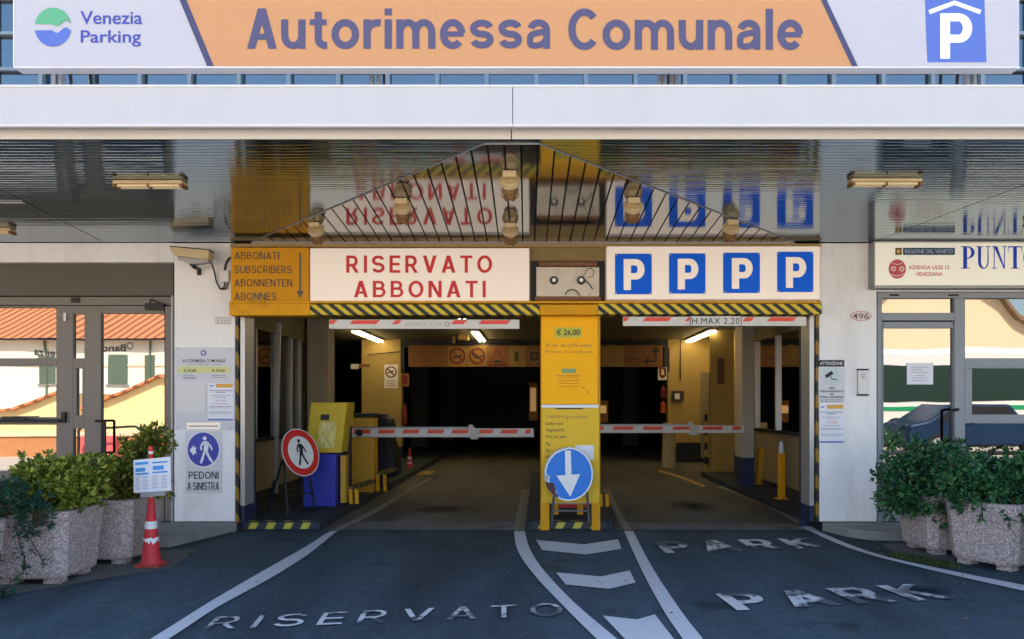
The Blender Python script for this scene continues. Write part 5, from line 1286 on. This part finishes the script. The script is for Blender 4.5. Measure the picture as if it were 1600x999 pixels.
def planter(label):
    t = thing('planter', label, 'planter', (0, 0, 0), local=True, group='exposed aggregate concrete planters')
    mb = MB(); b0, b1, t1, t0, in0 = octo(.275, .05), octo(.285, .07), octo(.325, .565), octo(.325, .57), octo(.27, .57)
    n = 8
    for a, b in ((b0, b1), (b1, t1), (t1, t0), (t0, in0), (in0, octo(.265, .49))): mb.add(a + b, [(i, (i + 1) % n, n + (i + 1) % n, n + i) for i in range(n)])
    mb.poly(b0); mb.build('tub', AGG, t, local=True)
    mb = MB(); mb.poly(octo(.267, .50)); mb.build('soil', SOIL, t, local=True)
    for sx, sy in ((-1, -1), (1, -1), (1, 1), (-1, 1)):
        mb = MB(); mb.box(sx * .17 - .06, sx * .17 + .06, sy * .17 - .06, sy * .17 + .06, 0, .049); mb.build('foot', AGG, t, local=True)
    return t
proto = None
for lab, x, y, rz in (('speckled planter beside the left traffic cone, under the tall loose shrub', -3.86, -1.56, 0), ('middle speckled planter of the left row, under the round yellow green shrub', -3.985, -2.32, 2),
                      ('speckled planter cut off by the left frame edge', -4.20, -3.21, 4), ('speckled planter nearest the right pillar, under the dark round bush', 3.94, -1.13, 4),
                      ('speckled planter at the right frame edge, larger in view than its neighbour', 4.07, -1.80, 31), ('speckled planter beyond the right frame edge', 4.42, -2.62, 34)):
    if proto is None: proto = planter(lab); proto.location = (x, y, .004); proto.rotation_euler = (0, 0, R(rz))
    else: dup(proto, (x, y, .004), (0, 0, R(rz)), label=lab)

def leaf_mat(name, c0, c1, c2):
    m = bpy.data.materials.new(name); m.use_nodes = True
    n, l = m.node_tree.nodes, m.node_tree.links; b = n['Principled BSDF']
    g = n.new('ShaderNodeNewGeometry'); cr = n.new('ShaderNodeValToRGB')
    cr.color_ramp.elements[0].color = c0 + (1,); cr.color_ramp.elements[1].color = c2 + (1,); e = cr.color_ramp.elements.new(.55); e.color = c1 + (1,)
    l.new(g.outputs['Random Per Island'], cr.inputs[0]); l.new(cr.outputs[0], b.inputs['Base Color'])
    b.inputs['Roughness'].default_value = .38; b.inputs['Specular IOR Level'].default_value = .45
    t = n.new('ShaderNodeBsdfTranslucent'); l.new(cr.outputs[0], t.inputs[0])
    mx = n.new('ShaderNodeMixShader'); mx.inputs[0].default_value = .25
    l.new(b.outputs[0], mx.inputs[1]); l.new(t.outputs[0], mx.inputs[2]); l.new(mx.outputs[0], n['Material Output'].inputs[0])
    return m
LEAF_OLIVE = leaf_mat('olive_leaves', (.060, .080, .010), (.17, .19, .022), (.36, .36, .05))
LEAF_LIME = leaf_mat('lime_leaves', (.055, .095, .010), (.21, .26, .03), (.46, .48, .08))
LEAF_DARK = leaf_mat('dark_leaves', (.010, .060, .030), (.030, .145, .060), (.11, .27, .08))
LEAF_FERN = leaf_mat('fern_leaves', (.008, .045, .030), (.015, .075, .045), (.035, .12, .06))
LEAF_MID = leaf_mat('mid_leaves', (.02, .08, .015), (.06, .18, .03), (.18, .33, .05))
TWIG = mat('twig', (.07, .05, .03), .8)
def leaf(mb, p, dirv, size, rr, asp=.42):
    z = dirv.normalized(); side = z.cross(Vector((rr.gauss(0, 1), rr.gauss(0, 1), rr.gauss(0, 1))))
    if side.length < 1e-3: return
    side.normalize(); up = z.cross(side); w_ = size * asp
    a, m1, m2, t = p, p + z * size * .35 + up * size * .06, p + z * size * .7 + up * size * .05, p + z * size - up * size * .08
    f1, f2 = up * size * .10, up * size * .08
    mb.add([a, m1, m2, t, m1 + side * w_ / 2 + f1, m2 + side * w_ * .42 + f2, m1 - side * w_ / 2 + f1, m2 - side * w_ * .42 + f2],
           [(0, 4, 1), (1, 4, 5, 2), (2, 5, 3), (0, 1, 6), (1, 2, 7, 6), (2, 3, 7)])
def shrub(name, label, root, blobs, n, size, m, seed, asp=.42, extra=None):
    rr = random.Random(seed)
    t = thing(name, label, 'shrub', root, group=None)
    mb = MB(); tw = MB()
    tot = sum(b[3] * b[4] * b[5] for b in blobs)
    for (cx, cy, cz, rx, ry, rz) in blobs:
        k = int(n * rx * ry * rz / tot)
        cl = []                                  # rosettes of leaves on the lumpy surface and inside
        nc = max(4, k // 7)
        ph = [rr.uniform(0, 6.28) for _ in range(6)]
        for i in range(nc):
            v = Vector((rr.gauss(0, 1), rr.gauss(0, 1), rr.gauss(0, 1))).normalized()
            lump = 1 + .16 * math.sin(3.1 * v.x * 2 + ph[0]) * math.sin(2.7 * v.z * 2 + ph[1]) + .12 * math.sin(5.3 * v.y + ph[2]) + .10 * math.sin(9 * v.z + 7 * v.x + ph[3])
            r_ = (rr.random() ** .27) * lump
            c = Vector((cx + v.x * rx * r_, cy + v.y * ry * r_, cz + v.z * rz * r_))
            out = (v + Vector((0, 0, .55)) + Vector((rr.gauss(0, .4), rr.gauss(0, .4), rr.gauss(0, .4)))).normalized()
            for j in range(7):
                a = rr.gauss(0, 1), rr.gauss(0, 1), rr.gauss(0, 1)
                dv = (out * 1.0 + Vector(a) * .75).normalized()
                leaf(mb, c + dv * size * .1, dv, size * rr.uniform(.6, 1.15), rr, asp)
            if i % 5 == 0: tw.tube([Vector((cx, cy, max(.5, cz - rz * .8))), c], .004, 5)
    if extra: extra(mb, tw, rr)
    mb.build('foliage', m, t); tw.build('stem', TWIG, t)
    return t
def trail(mb, tw, rr, pts, size, asp):
    pts = [Vector(p) for p in pts]; tw.tube(pts, .004, 5)
    for a, b in zip(pts[:-1], pts[1:]):
        for i in range(14):
            p = a.lerp(b, rr.random()) + Vector((rr.gauss(0, .015), rr.gauss(0, .015), rr.gauss(0, .015)))
            leaf(mb, p, Vector((rr.gauss(0, 1), rr.gauss(0, 1) - .4, rr.gauss(0, .6) - .2)), size * rr.uniform(.7, 1.1), rr, asp)
def sprays(pts, size, k=10):
    def fn(mb, tw, rr):
        for base, tip in pts:
            base, tip = Vector(base), Vector(tip); tw.tube([base, tip], .005, 5)
            for i in range(k):
                q = .35 + .65 * rr.random(); p = base.lerp(tip, q)
                dv = (tip - base).normalized() + Vector((rr.gauss(0, .8), rr.gauss(0, .8), rr.gauss(0, .6)))
                leaf(mb, p, dv, size * rr.uniform(.7, 1.1), rr)
    return fn
shrub('shrub', 'tall loose olive green shrub in the planter behind the traffic cone', (-3.86, -1.56, .52),
      [(-3.78, -1.55, .72, .30, .26, .22), (-3.62, -1.5, .94, .17, .17, .20), (-3.50, -1.5, 1.08, .12, .12, .14)], 5000, .060, LEAF_OLIVE, 11, .45,
      sprays([((-3.6, -1.5, .95), (-3.42, -1.48, 1.24)), ((-3.6, -1.5, .9), (-3.38, -1.5, 1.12)), ((-3.55, -1.5, 1.0), (-3.56, -1.5, 1.22)), ((-3.7, -1.6, .9), (-3.78, -1.6, 1.12)), ((-3.55, -1.5, .75), (-3.37, -1.5, .70)), ((-3.37, -1.5, .70), (-3.36, -1.52, .56))], .06, 16))
shrub('shrub', 'round yellow green shrub in the middle left planter', (-3.985, -2.32, .52),
      [(-3.83, -2.32, .75, .30, .30, .20), (-3.72, -2.25, .85, .18, .2, .15), (-4.05, -2.3, .80, .2, .22, .18)], 5600, .056, LEAF_LIME, 12, .5)
shrub('fern', 'dark blue green trailing plant hanging over the far left planters', (-4.20, -3.0, .52),
      [(-3.98, -2.84, .70, .24, .20, .16), (-4.2, -3.0, .74, .24, .22, .14), (-3.80, -2.78, .58, .16, .12, .15)], 3300, .042, LEAF_FERN, 13, .34,
      lambda mb, tw, rr: [trail(mb, tw, rr, p, .05, .4) for p in ([(-3.86, -2.88, .55), (-3.84, -2.86, .36), (-3.80, -2.84, .2), (-3.90, -2.94, .06), (-4.0, -3.0, .02)], [(-3.86, -2.85, .55), (-3.80, -2.80, .40), (-3.72, -2.76, .20)], [(-3.93, -3.0, .5), (-3.90, -2.98, .3), (-3.93, -3.0, .05), (-3.83, -2.98, .03)], [(-4.02, -3.05, .1), (-3.92, -2.98, .03), (-3.84, -2.95, .05)])])
shrub('shrub', 'yellow green bush cut off by the left frame edge', (-4.4, -3.4, .52), [(-4.27, -3.1, .80, .16, .2, .16), (-4.4, -3.45, .75, .26, .24, .24)], 900, .062, LEAF_LIME, 14, .5)
shrub('shrub', 'dark glossy round bush in the planter nearest the right pillar', (3.94, -1.13, .52),
      [(3.66, -1.22, .68, .34, .36, .36), (3.88, -1.2, .74, .30, .32, .30), (3.46, -1.2, .58, .16, .2, .24)], 8600, .060, LEAF_DARK, 15, .40,
      sprays([((3.5, -1.2, .7), (3.24, -1.3, .86)), ((3.5, -1.2, .5), (3.18, -1.3, .52)), ((3.6, -1.2, .9), (3.6, -1.3, 1.12)), ((3.8, -1.3, .5), (3.82, -1.5, .28)), ((3.8, -1.2, .9), (3.9, -1.3, 1.10)), ((3.5, -1.2, .5), (3.3, -1.3, .34))], .06, 14))
shrub('shrub', 'broad mid green bush in the planter at the right frame edge', (4.07, -1.80, .52),
      [(3.93, -1.82, .70, .34, .34, .22), (4.2, -1.85, .72, .34, .34, .24), (3.74, -1.75, .74, .18, .2, .18)], 8000, .058, LEAF_DARK, 16, .44,
      sprays([((3.8, -2.0, .62), (3.74, -2.14, .44)), ((3.9, -2.1, .62), (3.93, -2.2, .42)), ((4.0, -2.1, .6), (4.02, -2.25, .45)), ((3.7, -1.8, .8), (3.6, -1.8, .98)), ((4.1, -1.9, .9), (4.1, -1.9, 1.04))], .06, 14))
shrub('shrub', 'bright green bush trailing in from the right frame edge', (4.42, -2.62, .52), [(4.30, -2.58, .66, .30, .30, .24), (4.16, -2.46, .56, .14, .16, .18)], 1500, .060, LEAF_MID, 17, .46)
# moss and weeds along the lane line
mb = MB(); rr = random.Random(21)
for i in range(1500):
    q = rr.random(); c = G(1398 + 92 * q, 869 + 19 * q)
    p = c + Vector((rr.gauss(0, .06), rr.gauss(.04, .045), .004)); h = rr.uniform(.008, .028); a = rr.uniform(0, 6.28)
    dx = Vector((math.cos(a), math.sin(a), 0)) * .006
    mb.add([p - dx, p + dx, p + Vector((rr.gauss(0, .012), rr.gauss(0, .012), h))], [(0, 1, 2)])
tag(mb.build('moss_patch', leaf_mat('moss', (.03, .05, .01), (.06, .10, .015), (.12, .15, .03))), 'strip of moss and weeds beside the lane line under the right planters', 'moss', kind='stuff')
mb = MB()
for i in range(140):
    s_ = rr.choice((-1, 1)); p = Vector((s_ * rr.uniform(3.2, 4.2), rr.uniform(-3.6, -1.0), .006)) if rr.random() < .6 else Vector((rr.uniform(-3.3, 4), rr.uniform(-4, -.4), .012))
    leaf(mb, p, Vector((rr.gauss(0, 1), rr.gauss(0, 1), .1)), rr.uniform(.012, .035), rr, .6)
tag(mb.build('leaf_litter', leaf_mat('dry_leaves', (.05, .035, .015), (.12, .08, .03), (.2, .17, .1))), 'scattered dry leaf litter on the forecourt asphalt', 'leaf litter', kind='stuff')

# ------------------------------------------------------------------ cones
def cone(label, base, h, notice):
    t = thing('traffic_cone', label, 'traffic cone', base, group='red and white traffic cones')
    b = Vector(base); k = h / .60
    mb = MB(); mb.slab([b + Vector((x * k * .66, y * k * .66, .001)) for x, y in ((-.13, -.16), (.13, -.16), (.16, -.13), (.16, .13), (.13, .16), (-.13, .16), (-.16, .13), (-.16, -.13))], (0, 0, .022 * k)); mb.build('base', mat('cone_base', (.42, .06, .04), .6, var=.2, dirt=.5), t)
    prof = [(.105, .022), (.088, .05), (.078, .14), (.071, .20), (.064, .27), (.057, .32), (.050, .385), (.040, .47), (.030, .56), (.024, .60)]
    mb = MB(); mb.lathe(b, [(r * k * .88, z * k) for r, z in prof], 28); c = mb.build('body', CONE, t, smooth=True)
    rr = random.Random(4)
    for z0, z1, r0, r1, torn in ((.19, .255, .0738, .0675, True), (.325, .39, .0582, .0515, False)):
        mb = MB(); n = 28; L, U = [], []
        for i in range(n + 1):
            a = 2 * math.pi * i / n; lo = rr.uniform(0, .045) if torn else 0; hi = rr.uniform(0, .02) if torn else 0
            r0_, r1_ = r0 * .885, r1 * .885; L.append(b + Vector((r0_ * k * math.cos(a), r0_ * k * math.sin(a), (z0 + lo) * k))); U.append(b + Vector((r1_ * k * math.cos(a), r1_ * k * math.sin(a), (z1 - hi) * k)))
        mb.strip(L, U); mb.build('white_band', WHITE, c)
    return t
base = G(236, 885); base.z = .006
t = cone('red and white traffic cone carrying a price notice on a stick by the left planters', base, .60, True)
zb = base.z
mb = MB(); mb.cyl(base + Vector((0, 0, .60)), base + Vector((0, 0, .72)), .022, .018, 14); mb.build('spike', PAPER2, t, smooth=True)
mb = MB(); mb.cyl(base + Vector((0, 0, .72)), base + Vector((0, 0, 1.0)), .018, .018, 14); mb.lathe(base + Vector((0, 0, 1.0)), [(.022, 0), (.024, .02), (.02, .035), (.006, .045)], 14); mb.build('pole', RED, t, smooth=True)
mb = MB(); mb.cyl(base + Vector((0, 0, .975)), base + Vector((0, 0, .998)), .0195, .0195, 14); mb.build('white_ring', WHITE, t)
d = 6.55; y = d - D0
t = thing('notice_board', 'white clear covered notice with blue print clipped to the traffic cone pole', 'notice', (X(238, d), y, Z(770, d)))
fq = lambda u, v, o=0.0: (lambda p: p + Vector((0, -o + .0, 0)))(Vector((X(u, d), y, Z(v - (u - 238) * .075, d))))
mb = MB(); mb.slab([fq(*p) for p in ((209, 768.5), (267, 769), (266, 716), (208.5, 717))], (0, .008, 0)); mb.build('panel', PAPER, t)
mb = MB()
for a, b, q0, q1 in ((211.5, 232, 721, 725), (238, 262, 722, 724.5), (212, 227, 730, 736), (239, 256, 728.5, 735), (212, 232, 738, 741), (238, 262, 737.5, 740)): mb.flat([(a, q0), (b, q0), (b, q1), (a, q1)], lambda u, v: fq(u, v, .003))
mb.build('blue_print', CYAN, t)
mb = MB()
for a, b in ((212, 220), (223, 232), (238, 248), (252, 262)):
    for q in range(744, 765, 3): mb.flat([(a, q), (b - (q % 2) * 2, q), (b - (q % 2) * 2, q + 1), (a, q + 1)], lambda u, v: fq(u, v, .003))
mb.build('fine_print', mat('grey_violet_print', (.34, .33, .44)), t)
mb = MB(); mb.slab([fq(*p) for p in ((219, 776), (258, 776), (258, 769.5), (219, 769.5))], (0, .02, 0)); mb.build('clip_bar', ALUD, t)
b2 = G(640, 738, .01)
cone('small dim traffic cone standing inside the hall by the left inner gatepost', b2, .50, False)
mb = MB(); mb.box(b2.x - .55, b2.x + .5, b2.y - .5, b2.y + .3, .006, .009); struct(mb, 'yellow_floor_mark', LINEY)

# ------------------------------------------------------------------ across the street (seen mirrored in the glass)
def W2(px, py, dv): return Vector((X(px, dv), -(dv - D0) + .2, Z(py, dv)))
STUCCO = mat('white_stucco', (.78, .72, .60), .8, var=.05, scale=.8)
YSTUC = mat('yellow_stucco', (.78, .60, .30), .8, var=.06, scale=.8)
TILE = stripe_mat('roof_tiles', (.54, .21, .09), (.24, .085, .04), .62, (1, .12, 0), .8, duty=.6)
CREAMB = mat('cream_render', (.80, .62, .40), .8, var=.05, scale=.6)
SHUT = mat('green_shutter', (.10, .14, .10), .6)
def house(name, label, x0, x1, y_f, y_b, h, rh, wallm, over=.5):
    t = thing(name, label, 'building', ((x0 + x1) / 2, (y_f + y_b) / 2, 0))
    mb = MB(); mb.box(x0, x1, y_b, y_f, 0, h); mb.build('wall', wallm, t)
    mb = MB(); o = over; ym = (y_f + y_b) / 2; ri = (y_f - y_b) / 2 * .7
    A = [(x0 - o, y_f + o, h + .02), (x1 + o, y_f + o, h + .02), (x1 + o, y_b - o, h + .02), (x0 - o, y_b - o, h + .02)]
    mb.add(A + [(x0 + ri, ym, h + rh), (x1 - ri, ym, h + rh)], [(0, 1, 5, 4), (1, 2, 5), (2, 3, 4, 5), (3, 0, 4), (3, 2, 1, 0)]); mb.build('roof', TILE, t)
    return t
dv = 50; yb = -(dv - D0) + .2
t = house('bank_building', 'white rendered building with an orange tiled roof reflected in the left doors', X(-420, dv), X(268, dv), yb, yb - 12, Z(531, dv), 3.4, STUCCO)
f = lambda u, v: Vector((X(u, dv), yb + .03, Z(v, dv)))
mb = MB(); put(mb, 'Banca', f, 194, 150, 550, 539, .02); mb.build('lettering', DARKTXT, t)
mb = MB(); put(mb, 'Vicenza', f, 108, 50, 555, 544, .02); mb.build('lettering', DARKTXT, t)
mb = MB(); mb.ring2(201, 541, 4, 6, f, 24); mb.build('emblem', GREYTXT, t)
for a, b in ((168, 196), (56, 84), (-60, -30), (-180, -150), (226, 244)):
    mb = MB(); mb.box(X(a, dv), X(b, dv), yb + .003, yb + .08, Z(600, dv), Z(555, dv)); wn = mb.build('window', SHUT, t)
    mb = MB(); mb.box(X(a - 3, dv), X(b + 3, dv), yb + .003, yb + .12, Z(602.5, dv), Z(600.2, dv)); mb.build('sill', CONC, wn)
mb = MB(); mb.box(X(-420, dv), X(262, dv), yb + .5, yb + .62, Z(533, dv), Z(530, dv)); mb.build('gutter', BLACK, t)
t = house('orange_building', 'taller orange rendered building rising behind the white one', X(-300, 70), X(86, 70), -62, -74, Z(470, 70) + 1.5, 3, mat('orange_render', (.72, .40, .16), .8), .3)
for a in (8, 50, -60, -130): 
    mb = MB(); mb.box(X(a, 70), X(a + 14, 70), -61.99, -61.9, Z(500, 70), Z(482, 70)); mb.build('window', SHUT, t)
dv = 40; y1 = -(dv - D0) + .2
t = thing('yellow_shed', 'yellow rendered outbuilding with a sloping tiled verge reflected in the left doors', 'building', (X(200, dv), y1, 0))
mb = MB(); mb.slab([Vector((p.x, p.y, max(0, p.z))) for p in (W2(118, 690, dv), W2(300, 690, dv), W2(300, 604, dv), W2(255, 588, dv), W2(157, 630, dv), W2(118, 645, dv))], (0, -6, 0)); mb.build('wall', YSTUC, t)
mb = MB()
for a, b in (((112, 644), (255, 584.5)), ((255, 584.5), (304, 602))): mb.slab([W2(*a, dv), W2(*b, dv), W2(b[0], b[1] + 4, dv), W2(a[0], a[1] + 4, dv)], (0, .35, 0)); mb.slab([W2(*a, dv) + Vector((0, -.01, 0)), W2(*b, dv) + Vector((0, -.01, 0)), W2(b[0], b[1] + 3, dv) + Vector((0, -.01, 0)), W2(a[0], a[1] + 3, dv) + Vector((0, -.01, 0))], (0, -6, 0))
mb.build('roof', TILE, t)
t = thing('yellow_shed', 'lower yellow lean-to left of the other outbuilding in the reflection', 'building', (X(0, 38), -29.2, 0))
dv = 38
mb = MB(); mb.slab([Vector((p.x, p.y, max(0, p.z))) for p in (W2(-200, 690, dv), W2(88, 690, dv), W2(88, 615, dv), W2(20, 640, dv), W2(-200, 652, dv))], (0, -5, 0)); mb.build('wall', YSTUC, t)
mb = MB(); mb.slab([W2(92, 611, dv), W2(18, 638, dv), W2(-200, 650, dv), W2(-200, 653, dv), W2(18, 642, dv), W2(92, 615, dv)], (0, .3, 0)); mb.build('verge', TILE, t)
BRICK = mat('brick_wall', (.50, .22, .09), .8, var=.2, scale=8)
t = thing('brick_wall', 'low orange brick wall with pale coping along the plaza', 'wall', (-11.5, -11.6, 0))
mb = MB(); mb.box(-17, -8.6, -11.8, -11.5, 0, .55); mb.build('wall', BRICK, t)
mb = MB(); mb.box(-17.02, -8.58, -11.84, -11.46, .552, .66); mb.build('coping', CREAMB, t)
for k, (lab, x) in enumerate((('pale red plastic road barrier in front of the brick wall, partly hidden at the left', -11.3), ('pale red plastic road barrier in front of the brick wall, nearer the pillar', -9.2))):
    t = thing('road_barrier', lab, 'road barrier', (x, -10.9, .004), group='plastic road barriers on the plaza')
    mb = MB(); mb.extr([Vector((x - .5, -11.1, .005)), Vector((x - .5, -10.7, .005)), Vector((x - .5, -10.8, .6)), Vector((x - .5, -11.0, .6))], [Vector((x + .5, -11.1, .005)), Vector((x + .5, -10.7, .005)), Vector((x + .5, -10.8, .6)), Vector((x + .5, -11.0, .6))]); mb.build('body', mat('barrier_pink', (.70, .12, .12), .5), t, bevel=.03)
    mb = MB(); mb.box(x - .2, x + .2, -10.795, -10.69, .18, .26); mb.build('fork_slot', BLACK, t)
t = thing('hoop_rail', 'black tubular hoop rail on the plaza seen mirrored in the left doors', 'rail', (-10.3, -10.4, .004))
mb = MB(); mb.tube([(-11.6, -10.4, .004), (-11.6, -10.4, .75), (-11.5, -10.4, .84), (-10.1, -10.4, .84), (-9.95, -10.4, .75), (-9.92, -10.4, .004)], .03, 10); mb.build('hoop', BLACK, t, smooth=True)
# cream building on the right with a swept roofline
dv = 46; y1 = -(dv - D0) + .2
t = thing('cream_building', 'large cream rendered building with a brown roof edge reflected in the right windows', 'building', (X(1500, dv), y1, 0))
P_ = [W2(1330, 690, dv), W2(1800, 690, dv), W2(1800, 560, dv), W2(1640, 530, dv), W2(1590, 500, dv), W2(1565, 470, dv), W2(1535, 450, dv), W2(1395, 452, dv), W2(1330, 500, dv)]
mb = MB(); mb.slab([Vector((p.x, p.y, max(0, p.z))) for p in P_], (0, -9, 0)); mb.build('wall', CREAMB, t)
mb = MB(); e_ = P_[2:]; mb.slab(e_ + [p + Vector((0, 0, .28)) for p in e_[::-1]], (0, .5, 0)); mb.build('roof_edge', mat('brown_edge', (.22, .14, .08), .7), t)
# white coach with a green stripe, and a blue car before it
dv = 25; y1 = -(dv - D0) + .2; xa, xb = X(1300, dv), X(1300, dv) + 12
t = thing('coach', 'white bus with dark windows and a green waist stripe standing across the plaza', 'bus', ((xa + xb) / 2, y1, .004))
CW = mat('coach_white', (.80, .78, .72), .3, var=.02)
mb = MB(); mb.box(xa, xb, y1 - 2.5, y1, .35, 3.25); mb.build('body', CW, t, bevel=.18)
mb = MB(); mb.box(xa + .3, xb - .3, y1 - 2.4, y1 + .012, 1.50, 2.70); mb.build('window_band', mat('coach_window', (.018, .04, .032), .2), t)
mb = MB(); mb.box(xa + .1, xb - .1, y1 - 2.4, y1 + .015, 1.20, 1.34); mb.build('stripe', mat('coach_green', (.02, .30, .12), .4), t)
mb = MB(); mb.box(xa + .1, xb - .1, y1 - 2.4, y1 + .010, .36, .72); mb.build('skirt', mat('coach_blue', (.04, .16, .45), .4), t)
for xx in (xa + 2.2, xb - 2.6):
    mb = MB(); mb.cyl((xx, y1 + .02, .485), (xx, y1 - .25, .485), .48, n=24); wh = mb.build('wheel', BLACK, t)
    mb = MB(); mb.cyl((xx, y1 + .03, .485), (xx, y1 + .018, .485), .26, n=20); mb.build('rim', ALU, wh)
dv = 20.5; y1 = -(dv - D0) + .2; xa = X(1422, dv)
t = thing('parked_car', 'dark blue car parked on the plaza in front of the bus', 'car', (xa + 2.1, y1 - .8, .004))
mb = MB(); pr = [(0, .30), (4.2, .30), (4.25, .62), (4.05, .85), (3.2, .93), (2.75, 1.38), (1.2, 1.42), (.55, .98), (.05, .85)]
mb.slab([Vector((xa + u, y1, v)) for u, v in pr], (0, -1.7, 0)); mb.build('body', mat('car_blue', (.012, .035, .085), .25, metal=.2), t, bevel=.06)
mb = MB(); mb.slab([Vector((xa + u, y1 + .012, v)) for u, v in ((.75, .98), (3.05, .95), (2.68, 1.32), (1.25, 1.36))], (0, -1.724, 0)); mb.build('window', BLACK, t)
for u in (.8, 3.4):
    mb = MB(); mb.cyl((xa + u, y1 + .02, .32), (xa + u, y1 - .2, .32), .31, n=24); wh = mb.build('wheel', BLACK, t)
    mb = MB(); mb.cyl((xa + u, y1 + .03, .32), (xa + u, y1 + .021, .32), .19, n=18); mb.build('rim', ALU, wh)

# clipped hedge in front of the bus
hb = [(x, -12.2 + .1 * math.sin(x * 3), .38, .55, .40, .42) for x in [8.6 + .8 * i for i in range(13)]]
shrub('hedge', 'low dark clipped hedge across the plaza in front of the blue car', (13.4, -12.2, .004), hb, 5200, .11, LEAF_DARK, 31, .5)
# downpipes and wall lamps of the white building
t = [o for o in C.objects if o.name == 'bank_building'][0]
dv = 50; yb = -(dv - D0) + .2
for px in (70, 236, -100):
    mb = MB(); mb.cyl((X(px, dv), yb + .12, .1), (X(px, dv), yb + .12, Z(533, dv)), .07, n=8); mb.build('downpipe', SHUT, t)
mb = MB(); mb.box(X(-420, dv), X(262, dv), yb + .004, yb + .06, Z(572, dv), Z(569.5, dv)); mb.build('string_course', CREAMB, t)
